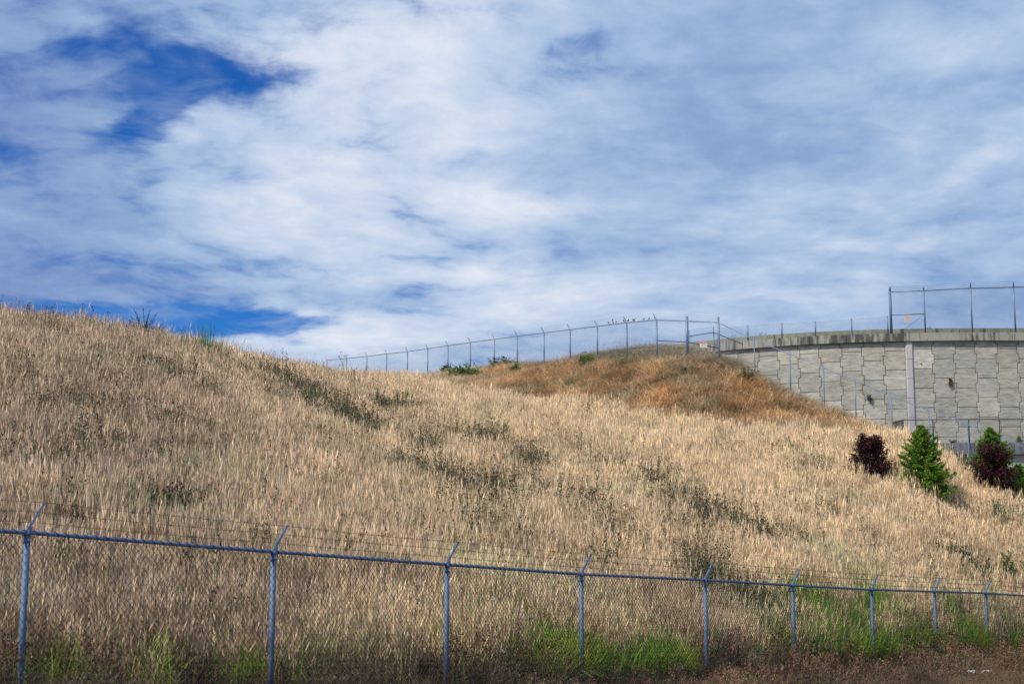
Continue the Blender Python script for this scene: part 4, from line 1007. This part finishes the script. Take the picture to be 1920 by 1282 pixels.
for k, (u, v, h, lb) in enumerate([(715, 1262, 75, 'broad leaved green weed behind the near fence in its second bay'), (445, 1262, 58, 'green leafy weed just left of the second near fence post'), (1248, 1262, 62, 'upright green leafy weed in the fourth bay of the near fence'), (1352, 1268, 66, 'green leafy weed right of the fifth near fence post'), (1415, 1270, 44, 'short green leafy weed midway between the fifth and sixth near posts'), (1040, 1278, 50, 'pale green leafy weed left of the fourth near fence post'), (1530, 1268, 46, 'green weed with long leaves right of the sixth near fence post')]):
    bush(u, v, 22, h, (.085, .175, .045), lb, 230+k, name='leafy_weed', leaf=.13, n_s=6, nl=32, cat='weed', wl=.38)
# rusty dock plants in front of the fence
dk = [(975, 1284, 56, 'rusty dock plant in front of the fence left of the fourth post'), (1480, 1290, 48, 'rusty dock plant at the foot of the sixth near post'), (1560, 1285, 62, 'tall rusty dock plant between the sixth and seventh near posts'), (1610, 1282, 50, 'rusty dock plant just left of the seventh near post'), (1700, 1275, 66, 'tall rusty dock plant midway between the seventh and eighth near posts'),
      (1735, 1268, 56, 'rusty dock plant just left of the eighth near post'), (1790, 1262, 50, 'rusty dock plant right of the eighth near post'), (1830, 1255, 40, 'short rusty dock plant left of the ninth near post'), (1890, 1262, 36, 'short rusty dock plant by the right edge under the fence'), (1270, 1288, 40, 'rusty dock plant left of the fifth near post'), (1420, 1290, 42, 'rusty dock plant between the fifth and sixth near posts'), (1660, 1285, 44, 'rusty dock plant right of the seventh near post')]
for k, (u, v, h, lb) in enumerate(dk):
    b = bush(u, v, 20, h, (.22, .135, .08), lb, 260+k, name='dock_plant', leaf=.05, n_s=6, nl=60, cat='weed', wl=.5); b['group'] = 'rusty dock plants along the near fence'

# broom shrub leaning on the skyline, green clump and umbel stalks at left
def broom(p, dirs, L, col, label, seed, name, cat, r_=.012, fan=.5, n_t=26):
    global rng; rng = np.random.default_rng(seed); random.seed(seed)
    t_ = thing(name, label, cat, tuple(p)); q = MB(); parts = []
    root = p; stem_top = p+Vector(dirs)*L*.45
    q.tube([p-Vector((0, 0, .1)), p.lerp(stem_top, .7), p.lerp(stem_top, 1.35)], [.014, .012, .010], 6)
    for k in range(n_t):
        g = rng.uniform(.8, 1.35); b0 = p.lerp(stem_top, g); d = Vector((rng.normal(0, 1)*fan+dirs[0]*.6, rng.normal(0, .3), rng.uniform(.1, 1.0))).normalized(); l_ = L*rng.uniform(.2, .46); e0 = b0+d*l_; m0 = b0.lerp(e0, .5)+Vector((0, 0, -.05*L))
        q.tube([b0, m0, e0], [.013, .011, .004], 5)
        K = 22; f = rng.uniform(.1, 1, K)[:, None]; c = np.array(b0)*(1-f)+np.array(e0)*f+rng.normal(0, .012, (K, 3)); parts.append(cards(c, rng.uniform(.06, .10, K), .016, np.array(d)[None]+rng.normal(0, .35, (K, 3)), jitter(col, K, .25, .08)))
    q.build('stems', mat_dark, t_, True); leafobj('foliage', parts, t_); return t_
mat_dark = mat('dark_green_stems', (.02, .035, .02), .8, 0, vary((.015, .03, .018), (.03, .045, .025), 20))
p = hit(300, 662); broom(p, (-.46, 0, .88), 2.0, (.02, .045, .03), 'dark broom shrub leaning left on the hill crest against the sky', 301, 'broom_shrub', 'shrub', fan=1.0, n_t=54)
def blades(u, v, w, h, col, label, seed, n_b=60, lean=.25, name='grass_clump', Y=None):
    global rng; rng = np.random.default_rng(seed)
    p = hit(u, v, 12, 135); W_, H_ = size_px(p, w), size_px(p, h)
    base = np.stack([rng.normal(0, W_*.22, n_b), rng.normal(0, W_*.15, n_b), np.full(n_b, -.05)], -1); l2 = rng.normal(0, lean, (n_b, 2)) + base[:, :2]*1.2
    cc = jitter(col, n_b, .2, .08); v_, f, c, tip = ribbons(base, l2, H_*rng.uniform(.6, 1.1, n_b), .026, .010, np.full(n_b, .3), cc*.8, cc, 4)
    o = bpy.data.objects.new(name, np_mesh(name, v_, f, M['leaf'], c)); COL.objects.link(o); o.location = p; tag(o, label, 'plant'); return o
blades(386, 704, 52, 94, (.075, .22, .085), 'spiky bright green clump on the hill crest right of the dark broom', 311, 150, .16)
blades(325, 694, 36, 88, (.12, .22, .08), 'thin green clump on the hill crest between broom and spiky bright clump', 312, 26, .12)
blades(241, 664, 14, 76, (.05, .08, .04), 'single dark upright tuft left of the dark broom on the crest', 313, 8, .08)
def umbel(u, vtop, Y, label, seed, heads=6, spread=.22):
    global rng; rng = np.random.default_rng(seed)
    top = at(u, vtop, Y); g = float(ground(top.x, Y)); p = Vector((top.x, Y, g)); t_ = thing('umbel_stalk', label, 'plant', tuple(p), 'dry umbel stalks on the crest')
    q = MB(); fork = p.lerp(top, .62); q.tube([p-Vector((0, 0, .1)), fork], [.009, .007], 5); hd = []
    for k in range(heads):
        e0 = fork+Vector((rng.normal(0, spread), rng.normal(0, spread*.6), (top.z-fork.z)*rng.uniform(.55, 1.0))); q.tube([fork, fork.lerp(e0, .6)+Vector((0, 0, .03)), e0], .004, 4)
        K = 22; hd.append(cards(np.array(e0)[None]+rng.normal(0, .035, (K, 3))*np.array([1, 1, .35]), .03, .016, rng.normal(0, 1, (K, 3)), jitter((.12, .07, .06), K, .2, .05)))
    q.build('stalk', mat_dark, t_, True); leafobj('seed_heads', hd, t_, 'leaf')
umbel(56, 566, 50.5, 'dry umbel stalk on the crest at the far left with close set heads', 321, 5, .10)
umbel(87, 568, 51, 'forked dry umbel stalk on the crest, second from the left', 322, 6, .16)
umbel(1, 552, 50, 'tall dry umbel stalk cut by the left edge of the picture', 323, 4, .08)
umbel(122, 582, 51.5, 'short dry umbel stalk on the crest, third from the left', 324, 4, .13)
umbel(644, 655, 76, 'dry seed stalk where the far fence meets the hill crest', 325, 5, .16)
# arching dead bramble cane in the upper grass
def cane(u0, v0, u1, v1, rise, label, seed):
    global rng; rng = np.random.default_rng(seed)
    a = hit(u0, v0); b = hit(u1, v1); q = MB(); pts = []
    for k in range(13): f = k/12; p_ = a.lerp(b, f); p_.z += 4*f*(1-f)*rise + .35; p_.y += .2*math.sin(f*5); pts.append(p_)
    pts[0].z -= .5; pts[-1].z -= .5
    q.tube(pts, [.022-.012*k/12 for k in range(13)], 6); t_ = thing('bramble_cane', label, 'plant', tuple(a)); q.build('cane', M['bark'], t_, True)
    q = MB()
    for k in range(7): s_ = pts[rng.integers(0, 9)]; q.tube([s_, s_+Vector((rng.normal(0, .25), 0, rng.uniform(.05, .35)))], [.008, .003], 4)
    q.build('side_twig', M['bark'], t_, True)
cane(772, 745, 810, 742, .45, 'arching dead bramble cane above the pale grass near the skyline dip', 331)
a = hit(1494, 915); q = MB(); q.tube([a+Vector((-.25, 0, .55)), a+Vector((0, .05, .68)), a+Vector((.28, 0, .80))], [.014, .018, .01], 6); tag(q.build('dead_branch', M['bark'], None, True), 'short grey dead branch caught in the grass left of the lone red tree', 'branch')
# plants rooted in the wall joints
def wall_plant(u, v, w, h, col, label, seed):
    global rng; rng = np.random.default_rng(seed)
    s_ = near_s(u, v, .1); p = wpt(s_, .12); p.z = at(u, v, p.y).z; W_, H_ = size_px(p, w), size_px(p, h); t_ = thing('wall_plant', label, 'plant', tuple(p)); parts = []; q = MB()
    for k in range(9):
        e0 = p+Vector((rng.normal(0, W_*.35), -rng.uniform(.02, .25), rng.uniform(-.5, .5)*H_)); q.tube([p, e0], .006, 4); K = 26
        f = rng.random(K)[:, None]; parts.append(cards(np.array(p)*(1-f)+np.array(e0)*f+rng.normal(0, .05, (K, 3)), .13, .06, rng.normal(0, .6, (K, 3)), jitter(col, K, .3, .08)))
    q.build('stems', M['bark'], t_, True); leafobj('foliage', parts, t_)
wall_plant(1629, 747, 9, 16, (.05, .085, .03), 'small dark green plant rooted in a wall joint left of the pilaster', 341)
wall_plant(1782, 716, 7, 20, (.16, .09, .05), 'small withered brown plant rooted in a wall joint right of the pilaster', 342)
wall_plant(1910, 822, 12, 16, (.09, .16, .035), 'little green plant at the wall foot near the right edge', 343)
wall_plant(1786, 830, 20, 12, (.10, .12, .06), 'low weed on the ledge behind the black railing', 344)
# faint twiggy shrubs beyond the parapet
def twigs(u, v, w, h, label, seed):
    global rng; rng = np.random.default_rng(seed)
    s_ = near_s(u, v, -1.6); p = wpt(s_, -1.6); p.z = Zt+.45; top = at(u, v-h, p.y).z; t_ = thing('twiggy_shrub', label, 'shrub', tuple(p)); q = MB(); parts = []
    for k in range(16):
        e0 = p+Vector((rng.normal(0, w/F*p.y*.4), rng.normal(0, .2), (top-p.z)*rng.uniform(.6, 1))); q.tube([p+Vector((rng.normal(0, .15), 0, 0)), e0], [.012, .005], 4)
        K = 14; f = rng.uniform(.4, 1, K)[:, None]; parts.append(cards(np.array(p)*(1-f)+np.array(e0)*f+rng.normal(0, .06, (K, 3)), .09, .03, rng.normal(0, .6, (K, 3)), jitter((.13, .17, .11), K, .3, .08)))
    q.build('stems', mat_dark, t_, True); leafobj('foliage', parts, t_)
twigs(1380, 640, 18, 14, 'faint twiggy shrub behind the parapet, left of its taller twin', 351)
twigs(1427, 637, 18, 14, 'faint green twiggy shrub behind the parapet at the second thin fence post', 352)
twigs(1740, 620, 16, 8, 'faint twiggy shrub behind the parapet right of the second tall post', 353)
# two scraps of litter in the foreground
def litter(u, v, label, seed):
    r_ = random.Random(seed); p = hit(u, v, 8); q = MB(); N_ = 7; h = [[r_.uniform(.02, .10) for _ in range(N_)] for _ in range(N_)]
    for i in range(N_-1):
        for j in range(N_-1):
            P_ = lambda a, b: (p.x+(a-3)*.028+(h[a][b]-.06)*.4, p.y+(b-3)*.04, p.z+.14+h[a][b])
            q.quad(P_(i, j), P_(i+1, j), P_(i+1, j+1), P_(i, j+1))
    o = q.build('crumpled_litter', M['plastic'], None, True); so = o.modifiers.new('thickness', 'SOLIDIFY'); so.thickness = .003; tag(o, label, 'litter')
litter(1822, 1276, 'crumpled white scrap of litter in the brown weeds, the left of two', 5)
litter(1850, 1275, 'crumpled white scrap of litter in the brown weeds, the right of two', 6)
